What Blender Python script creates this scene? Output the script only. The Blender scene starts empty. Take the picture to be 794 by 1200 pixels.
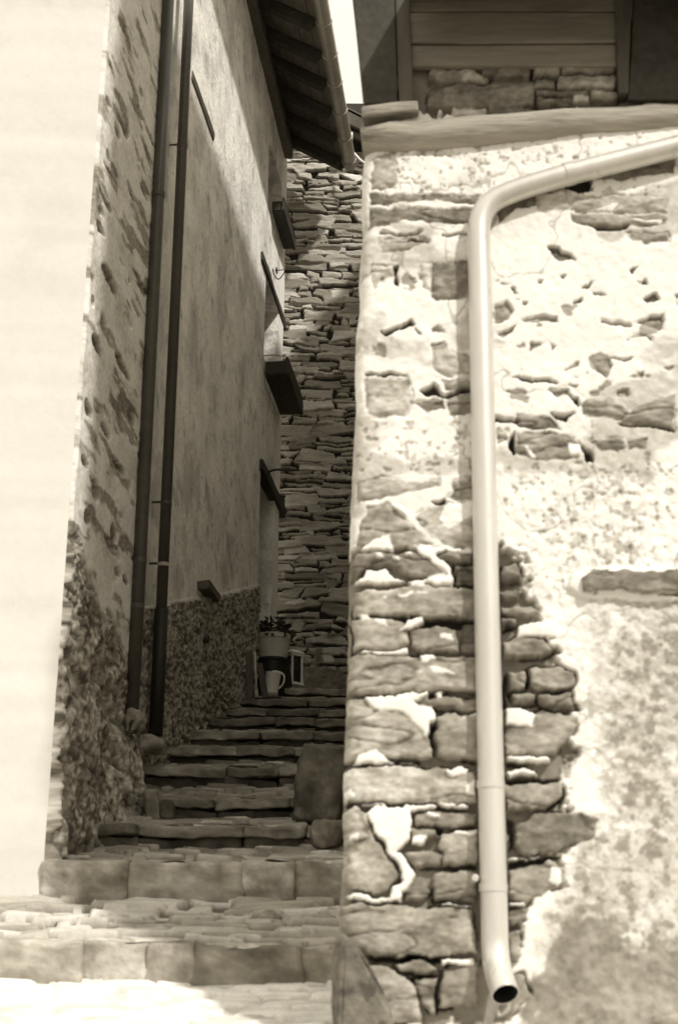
import bpy, bmesh, math, random
import numpy as np
from mathutils import Vector, Matrix

SC = bpy.context.scene
COL = SC.collection
random.seed(7)

# ------------------------------------------------------------------ camera
F, CX, CY = 1732.0, 397.0, 600.0            # focal length in photo pixels, photo centre
PITCH, ROLL = math.radians(19.1), math.radians(0.5)
EYE = np.array([0.0, 0.0, 1.6])
_f = np.array([0, math.cos(PITCH), math.sin(PITCH)])
_u0 = np.array([0, -math.sin(PITCH), math.cos(PITCH)])
_r0 = np.array([1.0, 0, 0])
_r = _r0 * math.cos(ROLL) + _u0 * math.sin(ROLL)
_u = _u0 * math.cos(ROLL) - _r0 * math.sin(ROLL)


def on_plane(x, y, p, n):
    """the point of the plane (p, n) that the photo shows at pixel x, y"""
    d = _f + _r * (x - CX) / F - _u * (y - CY) / F
    p = np.asarray(p, float); n = np.asarray(n, float)
    return EYE + d * (((p - EYE) @ n) / (d @ n))


def at_y(x, y, Y):
    return on_plane(x, y, (0, Y, 0), (0, 1, 0))


cam = bpy.data.cameras.new('camera')
cam_o = bpy.data.objects.new('camera', cam)
COL.objects.link(cam_o)
m = Matrix(((_r[0], _u[0], -_f[0], EYE[0]), (_r[1], _u[1], -_f[1], EYE[1]), (_r[2], _u[2], -_f[2], EYE[2]), (0, 0, 0, 1)))
cam_o.matrix_world = m
cam.sensor_fit = 'VERTICAL'; cam.sensor_height = 36.0
cam.lens = 36.0 * F / 1200.0
cam.clip_start = 0.05; cam.clip_end = 2000
cam.dof.use_dof = True; cam.dof.focus_distance = 13.8; cam.dof.aperture_fstop = 3.3
SC.camera = cam_o

# ------------------------------------------------------------------ light
SUN_EL = math.radians(46)
SUN_AZ = (0.6, -0.8)
s = Vector((SUN_AZ[0] * math.cos(SUN_EL), SUN_AZ[1] * math.cos(SUN_EL), math.sin(SUN_EL)))
sun = bpy.data.lights.new('sun', 'SUN'); sun.energy = 3.8; sun.angle = math.radians(2.5); sun.color = (1.0, 0.965, 0.90)
so = bpy.data.objects.new('sun', sun); COL.objects.link(so)
so.rotation_euler = s.to_track_quat('Z', 'Y').to_euler(); so.location = (6, -8, 14)
w = bpy.data.worlds.new('World'); SC.world = w; w.use_nodes = True
nt = w.node_tree; nt.nodes.clear()
sky = nt.nodes.new('ShaderNodeTexSky'); sky.sky_type = 'NISHITA'; sky.sun_disc = False
sky.sun_elevation = SUN_EL; sky.sun_rotation = math.atan2(SUN_AZ[0], SUN_AZ[1])
sky.dust_density = 6.0; sky.air_density = 1.0
bw = nt.nodes.new('ShaderNodeRGBToBW')           # the whole photograph is monochrome: the sky keeps only its brightness
mr = nt.nodes.new('ShaderNodeMapRange'); mr.inputs['From Min'].default_value = 0; mr.inputs['From Max'].default_value = 20
mr.inputs['To Min'].default_value = 14.8; mr.inputs['To Max'].default_value = 16.4
tcw = nt.nodes.new('ShaderNodeTexCoord'); sxyz = nt.nodes.new('ShaderNodeSeparateXYZ')   # bright thin cloud: the zenith is brighter than the horizon
zen = nt.nodes.new('ShaderNodeMapRange'); zen.inputs['From Min'].default_value = 0; zen.inputs['From Max'].default_value = 1
zen.inputs['To Min'].default_value = .34; zen.inputs['To Max'].default_value = 1.0
mulz = nt.nodes.new('ShaderNodeMath'); mulz.operation = 'MULTIPLY'
nt.links.new(tcw.outputs['Generated'], sxyz.inputs[0]); nt.links.new(sxyz.outputs['Z'], zen.inputs['Value']); nt.links.new(zen.outputs[0], mulz.inputs[1])
tint = nt.nodes.new('ShaderNodeVectorMath'); tint.operation = 'MULTIPLY'; tint.inputs[1].default_value = (1.0, 0.945, 0.822)
bg = nt.nodes.new('ShaderNodeBackground'); bg.inputs['Strength'].default_value = 0.1
wo = nt.nodes.new('ShaderNodeOutputWorld')
nt.links.new(sky.outputs[0], bw.inputs[0]); nt.links.new(bw.outputs[0], mr.inputs['Value'])
nt.links.new(mr.outputs[0], mulz.inputs[0]); nt.links.new(mulz.outputs[0], tint.inputs[0]); nt.links.new(tint.outputs[0], bg.inputs[0]); nt.links.new(bg.outputs[0], wo.inputs[0])
SC.cycles.max_bounces = 12; SC.cycles.diffuse_bounces = 8
SC.view_settings.view_transform = 'Standard'; SC.view_settings.look = 'None'
SC.view_settings.exposure = 0.0; SC.view_settings.gamma = 1.0


# ------------------------------------------------------------------ numpy helpers
def sepia(g):
    g = np.asarray(g, float)
    t = np.clip((g - 0.12) / 0.6, 0, 1)[..., None]
    return g[..., None] * ((1 - t) * np.array([1.0, 0.895, 0.71]) + t * np.array([1.0, 0.968, 0.90]))


_LAT = {}


def vnoise(u, v, seed):
    if seed not in _LAT:
        _LAT[seed] = np.random.RandomState(seed).rand(256, 256)
    L = _LAT[seed]
    iu = np.floor(u).astype(int); iv = np.floor(v).astype(int)
    fu = u - iu; fv = v - iv
    fu = fu * fu * (3 - 2 * fu); fv = fv * fv * (3 - 2 * fv)
    a = L[iv & 255, iu & 255]; b = L[iv & 255, (iu + 1) & 255]
    c = L[(iv + 1) & 255, iu & 255]; d = L[(iv + 1) & 255, (iu + 1) & 255]
    return (a * (1 - fu) + b * fu) * (1 - fv) + (c * (1 - fu) + d * fu) * fv


def fbm(u, v, scale, octv=4, seed=1, asp=1.0):
    """0..1, scale = features per metre; asp > 1 stretches features along u"""
    r = 0; amp = 0.5; tot = 0
    for k in range(octv):
        f = scale * 2 ** k
        r = r + amp * vnoise(u * f / asp + 17.3 * k, v * f + 5.1 * k, seed + k); tot += amp; amp *= 0.5
    return r / tot


def sst(a, b, x):
    t = np.clip((x - a) / (b - a), 0, 1)
    return t * t * (3 - 2 * t)


def sd_poly(x, y, poly):
    """signed distance to a polygon, positive inside"""
    p = np.asarray(poly, float); n = len(p)
    d = np.full(x.shape, 1e9); ins = np.zeros(x.shape, bool)
    for i in range(n):
        a = p[i]; b = p[(i + 1) % n]
        e = b - a
        t = np.clip(((x - a[0]) * e[0] + (y - a[1]) * e[1]) / max(e @ e, 1e-12), 0, 1)
        d = np.minimum(d, np.hypot(x - a[0] - t * e[0], y - a[1] - t * e[1]))
        if a[1] != b[1]:
            c = ((a[1] > y) != (b[1] > y)) & (x < (b[0] - a[0]) * (y - a[1]) / (b[1] - a[1]) + a[0])
            ins ^= c
    return np.where(ins, d, -d)


def masonry(U, V, seed, row=(0.05, 0.12), length=(0.1, 0.4), joint=0.004, depth=0.04, rnd=0.012, tone=(0.16, 0.3), warp=0.012, split=0.25, jit=0.3, proud=0.02, mtone=0.12, pale=0.06):
    """coursed rubble on the metre grids U, V: height over the joint bottom, grey tone, distance inside the stone"""
    rg = np.random.RandomState(seed)
    wu = U + warp * 2 * (fbm(U, V, 9, 3, seed + 50) - .5) * 2
    wv = V + warp * 2 * (fbm(U, V, 7, 3, seed + 60) - .5) + 0.05 * (fbm(U, V, 0.9, 2, seed + 70) - .5)
    H = np.full(U.shape, -depth); T = np.full(U.shape, mtone); D = np.full(U.shape, -0.01)
    u0a, u1a, v0a, v1a = U.min(), U.max(), V.min(), V.max()
    du = U[0, 1] - U[0, 0]; dv = V[1, 0] - V[0, 0]
    strat = fbm(U, V, 40, 3, seed + 80, 6)
    v = v0a - 0.1
    while v < v1a + 0.1:
        h = rg.uniform(*row)
        if rg.rand() < .15: h *= 1.5
        u = u0a - rg.uniform(0, length[1])
        while u < u1a:
            l = rg.uniform(*length) * (0.6 + 0.6 * h / row[1])
            parts = [(v, v + h)]
            if h > 0.55 * row[1] + 0.45 * row[0] and rg.rand() < split:
                c = v + h * rg.uniform(.35, .65); parts = [(v, c), (c, v + h)]
            for (a, b) in parts:
                hh = b - a; j = jit * hh
                q = [(u + rg.uniform(-j, j), a + rg.uniform(-j, j) * .6), (u + l + rg.uniform(-j, j), a + rg.uniform(-j, j) * .6),
                     (u + l + rg.uniform(-j, j), b + rg.uniform(-j, j) * .6), (u + rg.uniform(-j, j), b + rg.uniform(-j, j) * .6)]
                i0 = max(int((a - .06 - v0a) / dv), 0); i1 = min(int((b + .06 - v0a) / dv) + 2, U.shape[0])
                k0 = max(int((u - .08 - u0a) / du), 0); k1 = min(int((u + l + .08 - u0a) / du) + 2, U.shape[1])
                if i1 <= i0 or k1 <= k0: 
                    continue
                sl = (slice(i0, i1), slice(k0, k1))
                x = wu[sl]; y = wv[sl]
                d = np.full(x.shape, 1e9)
                for n in range(4):
                    p, r_ = q[n], q[(n + 1) % 4]
                    ex, ey = r_[0] - p[0], r_[1] - p[1]; el = math.hypot(ex, ey) + 1e-9
                    d = np.minimum(d, (-(x - p[0]) * ey + (y - p[1]) * ex) / el)
                d = d - joint
                top = rg.uniform(-proud, proud)
                tl = rg.uniform(-.08, .08); tv = rg.uniform(-.18, .10)
                hs = top + tl * (x - u - l / 2) + tv * (y - (a + b) / 2) - rnd * np.exp(-np.maximum(d, 0) / rnd * 1.6) + 0.006 * (strat[sl] - .5)
                tn = rg.uniform(*tone)
                if rg.rand() < pale: tn = min(tn * 1.7, .6)
                ok = (d > 0) & (hs > H[sl])
                H[sl] = np.where(ok, hs, H[sl]); T[sl] = np.where(ok, tn * (0.72 + .56 * strat[sl]), T[sl]); D[sl] = np.where(ok, d, D[sl])
            u += l
        v += h
    return H, T, D


def grid_mesh(name, P, mat, parent=None, col=None, smooth=True):
    nv, nu = P.shape[:2]
    me = bpy.data.meshes.new(name)
    me.vertices.add(nv * nu); me.vertices.foreach_set('co', np.ascontiguousarray(P, dtype=np.float32).ravel())
    i = (np.arange(nv - 1)[:, None] * nu + np.arange(nu - 1)[None]).ravel()
    f = np.stack([i, i + 1, i + nu + 1, i + nu], 1).astype(np.int32)
    me.loops.add(f.size); me.loops.foreach_set('vertex_index', f.ravel())
    me.polygons.add(len(f)); me.polygons.foreach_set('loop_start', np.arange(len(f), dtype=np.int32) * 4)
    me.update(calc_edges=True)
    me.polygons.foreach_set('use_smooth', np.full(len(f), smooth))
    if col is not None:
        a = me.color_attributes.new('albedo', 'FLOAT_COLOR', 'POINT')
        c = np.ones((nv * nu, 4), np.float32); c[:, :3] = col.reshape(-1, 3)
        a.data.foreach_set('color', c.ravel())
    return link(name, me, mat, parent)


def link(name, me, mat=None, parent=None):
    if mat is not None: me.materials.append(mat)
    o = bpy.data.objects.new(name, me); COL.objects.link(o)
    if parent is not None: o.parent = parent
    return o


def tag(o, label=None, cat=None, group=None, kind=None):
    if label: o['label'] = label
    if cat: o['category'] = cat
    if group: o['group'] = group
    if kind: o['kind'] = kind
    return o


def thing(name, label, cat, group=None):
    o = bpy.data.objects.new(name, None); COL.objects.link(o); o.empty_display_size = .1
    return tag(o, label, cat, group)


# ------------------------------------------------------------------ materials
def material(name, grey=None, attr=False, rough=0.9, bump=0.3, scale=60, var=0.25, dist=0.004, metallic=0.0, stretch=(1, 1, 1), spots=None):
    mt = bpy.data.materials.new(name); mt.use_nodes = True
    n = mt.node_tree; b = n.nodes['Principled BSDF']
    b.inputs['Roughness'].default_value = rough; b.inputs['Metallic'].default_value = metallic
    b.inputs['Specular IOR Level'].default_value = 0.25
    tc = n.nodes.new('ShaderNodeTexCoord'); mp = n.nodes.new('ShaderNodeMapping'); mp.inputs['Scale'].default_value = stretch
    n.links.new(tc.outputs['Object'], mp.inputs[0])
    no = n.nodes.new('ShaderNodeTexNoise'); no.inputs['Scale'].default_value = scale; no.inputs['Detail'].default_value = 6; no.inputs['Roughness'].default_value = .65
    n.links.new(mp.outputs[0], no.inputs['Vector'])
    no2 = n.nodes.new('ShaderNodeTexNoise'); no2.inputs['Scale'].default_value = scale * .12; no2.inputs['Detail'].default_value = 5
    n.links.new(mp.outputs[0], no2.inputs['Vector'])
    add = n.nodes.new('ShaderNodeMath'); add.operation = 'ADD'
    n.links.new(no.outputs[0], add.inputs[0]); n.links.new(no2.outputs[0], add.inputs[1])
    mr = n.nodes.new('ShaderNodeMapRange'); mr.inputs['From Min'].default_value = .6; mr.inputs['From Max'].default_value = 1.4
    mr.inputs['To Min'].default_value = 1 - var; mr.inputs['To Max'].default_value = 1 + var
    n.links.new(add.outputs[0], mr.inputs['Value'])
    mul = n.nodes.new('ShaderNodeVectorMath'); mul.operation = 'MULTIPLY'
    if attr:
        at = n.nodes.new('ShaderNodeAttribute'); at.attribute_name = 'albedo'
        n.links.new(at.outputs['Color'], mul.inputs[0])
    else:
        c = sepia(np.array(grey)); mul.inputs[0].default_value = tuple(c)
    n.links.new(mr.outputs[0], mul.inputs[1])
    out = mul.outputs[0]
    for sp_ in ([spots] if isinstance(spots, tuple) else spots or []):     # darker stains with a shape of their own: (scale, threshold, factor)
        spots = sp_
        ns = n.nodes.new('ShaderNodeTexNoise'); ns.inputs['Scale'].default_value = spots[0]; ns.inputs['Detail'].default_value = 7; ns.inputs['Roughness'].default_value = .6
        n.links.new(mp.outputs[0], ns.inputs['Vector'])
        m2 = n.nodes.new('ShaderNodeMapRange'); m2.inputs['From Min'].default_value = spots[1]; m2.inputs['From Max'].default_value = spots[1] + .06
        m2.inputs['To Min'].default_value = 1; m2.inputs['To Max'].default_value = spots[2]
        n.links.new(ns.outputs[0], m2.inputs['Value'])
        mu2 = n.nodes.new('ShaderNodeVectorMath'); mu2.operation = 'MULTIPLY'
        n.links.new(out, mu2.inputs[0]); n.links.new(m2.outputs[0], mu2.inputs[1]); out = mu2.outputs[0]
    n.links.new(out, b.inputs['Base Color'])
    if bump:
        bp = n.nodes.new('ShaderNodeBump'); bp.inputs['Strength'].default_value = bump; bp.inputs['Distance'].default_value = dist
        n.links.new(add.outputs[0], bp.inputs['Height']); n.links.new(bp.outputs[0], b.inputs['Normal'])
    return mt


M = {
    'rubble': material('rubble_and_plaster', attr=True, bump=.35, scale=70, var=.10),
    'slabs': material('dry_slabs', attr=True, bump=.5, scale=60, var=.22),
    'facade': material('facade_lime', .69, bump=.4, scale=18, var=.06, spots=[(1.3, .56, .95), (24, .67, .9)]),
    'plaster': material('grey_plaster', .87, bump=1.0, scale=24, var=.30, dist=.012, spots=[(6, .57, .72), (34, .635, .5), (70, .66, .5), (2.0, .52, .78), (12, .63, .7)]),
    'mid_wall': material('grey_render', .5, bump=.5, scale=20, var=.2),
    'pale_wall': material('pale_bounce', .85, bump=.5, scale=20, var=.1),  # for the unseen storey, kept pale to throw light into the alley
    'smooth': material('pale_plaster', .88, bump=.3, scale=30, var=.08),
    'pebble': material('pebble_dash', attr=True, bump=.6, scale=90, var=.25),
    'wood': material('old_wood', .10, rough=.8, bump=.6, scale=30, var=.5, stretch=(1, 1, .12)),
    'wood_y': material('old_wood_lengthwise', .19, rough=.8, bump=.6, scale=30, var=.5, stretch=(.12, 1, 1)),
    'wood_dark': material('dark_wood', .05, rough=.8, bump=.5, scale=30, var=.5, stretch=(1, .2, 1)),
    'soffit': material('soffit_boards', .14, rough=.85, bump=.6, scale=40, var=.45, stretch=(1, .25, 1)),
    'log': material('grey_log', .30, rough=.85, bump=1.0, scale=26, var=.75, stretch=(.12, 1, 1), dist=.015, spots=[(5, .55, .55), (16, .6, .6)]),
    'slate': material('slate', .10, rough=.6, bump=.4, scale=30, var=.4),
    'kerb': material('kerb_stone', attr=True, bump=.7, scale=45, var=.25, dist=.006),
    'pipe_dark': material('brown_pipe', .075, rough=.30, bump=.05, scale=20, var=.25),
    'pipe_black': material('black_pipe', .022, rough=.45, bump=.05, scale=20, var=.2),
    'zinc': material('painted_zinc', .66, rough=.36, bump=.08, scale=16, var=.14, metallic=.45, stretch=(1, 1, .25), spots=[(9, .62, .78), (40, .66, .75)]),
    'gutter': material('copper_gutter', .42, rough=.35, bump=.05, scale=15, var=.25, metallic=.55),
    'iron': material('iron', .05, rough=.6, bump=.3, scale=60, var=.4),
    'bright_iron': material('galvanised', .4, rough=.4, bump=.1, scale=60, var=.2),
    'clay': material('clay', .58, rough=.8, bump=.15, scale=30, var=.15),
    'black': material('black_plastic', .018, rough=.45, bump=.05, scale=20, var=.2),
    'enamel': material('pale_enamel', .88, rough=.4, bump=.03, scale=20, var=.08),
    'white': material('white_paint', .92, rough=.5, bump=.05, scale=20, var=.06),
    'leaf': material('leaf', .07, rough=.6, bump=.1, scale=30, var=.4),
    'soil': material('soil', .04, bump=.8, scale=60, var=.4),
    'pale_wood': material('pale_wood', .5, rough=.8, bump=.3, scale=40, var=.25, stretch=(1, 1, .1)),
    'rock': material('rough_rock', .20, bump=1.0, scale=22, var=.6, dist=.012, spots=[(12, .55, .6)]),
    'hill': material('hill_ground', .22, bump=.6, scale=8, var=.4),
}
gm = bpy.data.materials.new('lantern_glass'); gm.use_nodes = True
_b = gm.node_tree.nodes['Principled BSDF']; _b.inputs['Base Color'].default_value = (.02, .018, .013, 1); _b.inputs['Roughness'].default_value = .08
M['glass'] = gm


# ------------------------------------------------------------------ mesh builders
class MB:
    def __init__(self): self.bm = bmesh.new()

    def box(self, c, ax, ay, az):
        """box centred at c with half-extent vectors"""
        c, ax, ay, az = [np.asarray(q, float) for q in (c, ax, ay, az)]
        vs = [self.bm.verts.new(tuple(c + i * ax + j * ay + k * az)) for i in (-1, 1) for j in (-1, 1) for k in (-1, 1)]
        for f in ((0, 1, 3, 2), (4, 6, 7, 5), (0, 4, 5, 1), (2, 3, 7, 6), (0, 2, 6, 4), (1, 5, 7, 3)):
            self.bm.faces.new([vs[i] for i in f])
        return self

    def bar(self, p0, p1, w, h, up=(0, 0, 1)):
        p0 = np.asarray(p0, float); p1 = np.asarray(p1, float); d = p1 - p0
        a = np.cross(d, up); a /= np.linalg.norm(a); b = np.cross(a, d); b /= np.linalg.norm(b)
        return self.box((p0 + p1) / 2, d / 2, a * w / 2, b * h / 2)

    def tube(self, pts, r, seg=16, wall=0.0, cap=True):
        pts = [np.asarray(p, float) for p in pts]; n = len(pts)
        rs = r if hasattr(r, '__len__') else [r] * n
        t = [pts[min(i + 1, n - 1)] - pts[max(i - 1, 0)] for i in range(n)]
        t = [q / np.linalg.norm(q) for q in t]
        a = np.cross(t[0], (0.31, 0.77, 0.2)); a /= np.linalg.norm(a)
        rings = []
        frames = []
        for i in range(n):
            a = a - t[i] * (a @ t[i]); a /= np.linalg.norm(a); b = np.cross(t[i], a); frames.append((a.copy(), b))
        def ring(i, rad):
            a, b = frames[i]
            return [self.bm.verts.new(tuple(pts[i] + rad * (math.cos(2 * math.pi * k / seg) * a + math.sin(2 * math.pi * k / seg) * b))) for k in range(seg)]
        def skin(A, B, flip=False):
            for k in range(seg):
                f = [A[k], A[(k + 1) % seg], B[(k + 1) % seg], B[k]]
                self.bm.faces.new(f[::-1] if flip else f)
        rings = [ring(i, rs[i]) for i in range(n)]
        for i in range(n - 1): skin(rings[i], rings[i + 1])
        if wall:
            inn = [ring(i, rs[i] - wall) for i in range(n)]
            for i in range(n - 1): skin(inn[i], inn[i + 1], True)
            skin(inn[0], rings[0]); skin(rings[-1], inn[-1])
        elif cap:
            self.bm.faces.new(rings[0][::-1]); self.bm.faces.new(rings[-1])
        return self

    def lathe(self, c, prof, seg=28):
        """prof: (radius, z) list, open or closed at zero radius"""
        rr = []
        for (r, z) in prof:
            rr.append([self.bm.verts.new((c[0] + max(r, 1e-4) * math.cos(2 * math.pi * k / seg), c[1] + max(r, 1e-4) * math.sin(2 * math.pi * k / seg), c[2] + z)) for k in range(seg)])
        for A, B in zip(rr, rr[1:]):
            for k in range(seg): self.bm.faces.new([A[k], A[(k + 1) % seg], B[(k + 1) % seg], B[k]])
        return self

    def poly(self, pts):
        self.bm.faces.new([self.bm.verts.new(tuple(p)) for p in pts]); return self

    def prism(self, pts, off):
        pts = [np.asarray(p, float) for p in pts]; off = np.asarray(off, float)
        A = [self.bm.verts.new(tuple(p)) for p in pts]; B = [self.bm.verts.new(tuple(p + off)) for p in pts]
        n = len(pts)
        for k in range(n): self.bm.faces.new([A[k], A[(k + 1) % n], B[(k + 1) % n], B[k]])
        self.bm.faces.new(A[::-1]); self.bm.faces.new(B)
        return self

    def build(self, name, mat, parent=None, smooth=False, bevel=0.0, rough=0.0, cuts=0, seed=0):
        bm = self.bm
        bmesh.ops.recalc_face_normals(bm, faces=bm.faces)
        if bevel:
            bmesh.ops.bevel(bm, geom=[e for e in bm.edges if e.is_manifold and e.calc_face_angle(0) > .6], offset=bevel, segments=2, affect='EDGES', profile=.6)
        if cuts:
            bmesh.ops.subdivide_edges(bm, edges=bm.edges[:], cuts=cuts, use_grid_fill=True)
        if rough:
            co = np.array([v.co[:] for v in bm.verts])
            for ax in range(3):
                d = fbm(co[:, (ax + 1) % 3] + co[:, ax] * .7, co[:, (ax + 2) % 3] + co[:, ax] * .4, 9, 3, 300 + seed + ax) - .5
                co[:, ax] += rough * 2 * d
            for v, c in zip(bm.verts, co): v.co = c
        me = bpy.data.meshes.new(name); bm.to_mesh(me); bm.free()
        if smooth: 
            for p in me.polygons: p.use_smooth = True
        return link(name, me, mat, parent)


def block(name, c, ax, ay, az, grey, mat=None, parent=None, n=10, rough=.02, square=5.0, seed=0, freq=6):
    """a rough hewn stone: a superellipsoid with half-extent vectors, noise in its surface and tone"""
    c, ax, ay, az = [np.asarray(q, float) for q in (c, ax, ay, az)]
    bm = bmesh.new(); bmesh.ops.create_cube(bm, size=2)
    bmesh.ops.subdivide_edges(bm, edges=bm.edges[:], cuts=n, use_grid_fill=True)
    q = np.array([v.co[:] for v in bm.verts])
    k = (np.abs(q) ** square).sum(1) ** (1 / square); q = q / k[:, None]
    w = c + q[:, :1] * ax + q[:, 1:2] * ay + q[:, 2:] * az
    for a in range(3):
        nn = fbm(w[:, (a + 1) % 3] + w[:, a] * .6 + seed, w[:, (a + 2) % 3] + w[:, a] * .3, freq, 4, 400 + a) - .5
        w[:, a] += rough * 2.2 * nn
    for v, p in zip(bm.verts, w): v.co = p
    me = bpy.data.meshes.new(name); bm.to_mesh(me); bm.free()
    for p in me.polygons: p.use_smooth = True
    g = grey * (0.25 + 1.5 * fbm(w[:, 0] + w[:, 1] * .5 + seed, w[:, 2] + w[:, 1] * .3, 13, 5, 450))
    g = g * (.65 + .7 * fbm(w[:, 0] + seed * .37, w[:, 2], 26, 3, 460, 6)) * (.75 + .5 * fbm(w[:, 0], w[:, 1] + w[:, 2], 60, 2, 470))
    a = me.color_attributes.new('albedo', 'FLOAT_COLOR', 'POINT')
    col = np.ones((len(w), 4), np.float32); col[:, :3] = sepia(g); a.data.foreach_set('color', col.ravel())
    return link(name, me, mat or M['kerb'], parent)


# ================================================================== the front wall of the stone house (right)
RW = np.array([0.02, 5.2, 0.0]); RU = np.array([1, -0.06, 0]) / math.hypot(1, .06); RN = np.array([-.06, -1, 0]) / math.hypot(1, .06)
R_SIDE = np.array([.12, 1, 0]) / math.hypot(.12, 1)


def rw_uv(x, y):
    p = on_plane(x, y, RW, RN); return float((p - RW) @ RU), float(p[2])


def rp(*pts): return [rw_uv(x, y) for (x, y) in pts]


def rect(x0, y0, x1, y1, k=2.0):
    """a stone given by its box in the photo: a rectangle with cut corners"""
    c = min(x1 - x0, y1 - y0) * .22
    return rp((x0 + c, y0), (x1 - c * .6, y0 + k * .5), (x1, y0 + c), (x1 - k * .4, y1 - c), (x1 - c, y1), (x0 + c * .6, y1 - k * .5), (x0, y1 - c), (x0 + k * .4, y0 + c))


stone_house = thing('stone_house', 'rubble stone house at the right with patches of white plaster and a timber beam', 'house')


def build_front_wall():
    du = .005
    us = np.arange(0, 1.62, du); zs = np.arange(1.1, 5.75, du)
    U, Z = np.meshgrid(us, zs)
    # plaster ground: lumpy lime render
    lump = fbm(U, Z, 6, 4, 11); fine = fbm(U, Z, 38, 4, 12)
    H = .010 + .009 * (lump - .5) + .006 * (fine - .5)
    T = np.full(U.shape, .82)
    wx = U + .018 * (fbm(U, Z, 16, 4, 21) - .5) * 2 * .8 + .016 * (fbm(U, Z, 34, 4, 25) - .5)
    wz = Z + .018 * (fbm(U, Z, 16, 4, 22) - .5) * 2 * .8 + .016 * (fbm(U, Z, 34, 4, 26) - .5)
    strat = fbm(U, Z, 26, 4, 23, 3.0); blot = fbm(U, Z, 9, 4, 24)

    ridge = 1 - np.abs(2 * fbm(U, Z, 7, 4, 28, 3.5) - 1); crk = sst(.955, .99, ridge)
    ridge2 = 1 - np.abs(2 * fbm(U, Z, 2.2, 5, 29, .8) - 1); hair = sst(.982, .996, ridge2)
    grain = fbm(U, Z, 90, 2, 30, 1.6)
    T = T * (1 - .35 * hair); H = H - .003 * hair

    def d_of(poly):
        p = np.array(poly); m_ = .05
        i0, i1 = np.searchsorted(zs, [p[:, 1].min() - m_, p[:, 1].max() + m_]); k0, k1 = np.searchsorted(us, [p[:, 0].min() - m_, p[:, 0].max() + m_])
        if i1 - i0 < 1 or k1 - k0 < 1: return None, None
        sl = (slice(i0, i1), slice(k0, k1))
        return sl, sd_poly(wx[sl], wz[sl], poly)

    def zone(poly, soft, fn):
        sl, d = d_of(poly)
        if sl is None: return
        fray = .13 * (fbm(U[sl], Z[sl], 9, 4, 63) - .5) + .09 * (fbm(U[sl], Z[sl], 30, 3, 64) - .5)
        fn(sl, sst(-soft, soft, d + fray))

    # zone of open rubble (little plaster left): joints lie back
    def rub(sl, k):
        H[sl] = H[sl] * (1 - k) + k * (-.030 + .02 * (lump[sl] - .5))
        T[sl] = T[sl] * (1 - k) + k * (.20 + .10 * fine[sl])
    zone(rp((380, 638), (470, 640), (596, 640), (606, 690), (636, 745), (664, 785), (668, 880), (652, 930), (672, 970), (650, 1010), (640, 1050), (610, 1080), (600, 1200), (370, 1200)), .022, rub)
    zone(rp((440, 20), (760, 20), (760, 132), (440, 138)), .01, rub)
    # rough greyish render, lower right
    def grey_r(sl, k):
        sp = sst(.46, .66, fbm(U[sl], Z[sl], 46, 4, 31)); T[sl] = T[sl] * (1 - k * .42 * sp * sst(.35, .62, fbm(U[sl], Z[sl], 6, 3, 32))); H[sl] = H[sl] + k * .010 * (fbm(U[sl], Z[sl], 42, 3, 31) - .5)
    zone(rp((600, 560), (900, 545), (900, 1250), (600, 1250), (640, 1050), (700, 950), (670, 780), (600, 640)), .03, grey_r)
    def grey_b(sl, k):
        f2 = fbm(U[sl], Z[sl], 40, 4, 65); T[sl] = T[sl] * (1 - k) + k * np.clip(.80 - .34 * sst(.42, .70, f2) * (.3 + blot[sl]) - .22 * sst(.35, .65, fbm(U[sl], Z[sl], 4, 4, 66)) - .12 * sst(.45, .6, fine[sl]), .3, .86)
    zone(rp((690, 700), (900, 700), (900, 1250), (610, 1250), (630, 1080), (720, 930), (700, 800)), .06, grey_b)
    def grey_d(sl, k):
        T[sl] = T[sl] * (1 - .95 * k) + .95 * k * (.04 + .26 * fine[sl] + .20 * blot[sl])
    zone(rp((606, 1190), (622, 1140), (640, 1105), (672, 1074), (700, 1086), (735, 1096), (900, 1092), (900, 1300), (600, 1300)), .02, grey_d)
    # speckled harling under the beam and in the middle
    def speck(sl, k):
        f = fbm(U[sl], Z[sl], 48, 3, 41); q = k * sst(.62, .74, f)
        T[sl] = T[sl] * (1 - .32 * q); H[sl] = H[sl] - .006 * q
    zone(rp((422, 175), (640, 165), (768, 158), (768, 250), (640, 225), (560, 240), (430, 236)), .01, speck)
    zone(rp((410, 490), (550, 490), (550, 555), (410, 560)), .01, speck)
    zone(rp((585, 545), (800, 540), (800, 660), (660, 690), (600, 680)), .02, speck)
    def speck2(sl, k):
        f = fbm(U[sl], Z[sl], 15, 4, 43, 1.6); q = k * sst(.70, .74, f)
        T[sl] = T[sl] * (1 - .55 * q); H[sl] = H[sl] - .006 * q
    zone(rp((575, 255), (800, 262), (800, 480), (575, 490)), .01, speck2)
    zone(rp((418, 262), (550, 262), (550, 450), (416, 450)), .01, speck2)

    def thin(sl, k):                                     # plaster worn thin over the stones
        q = k * sst(.46, .62, fbm(U[sl], Z[sl], 7, 5, 48, 1.8)); T[sl] = T[sl] * (1 - .40 * q * (.6 + .8 * (fine[sl] - .2))); H[sl] = H[sl] - .004 * q
    zone(rp((405, 178), (552, 175), (552, 640), (395, 640)), .01, thin)
    zone(rp((570, 400), (800, 390), (800, 560), (570, 560)), .03, thin)
    zone(rp((620, 218), (800, 205), (800, 290), (640, 270)), .02, thin)

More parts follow.
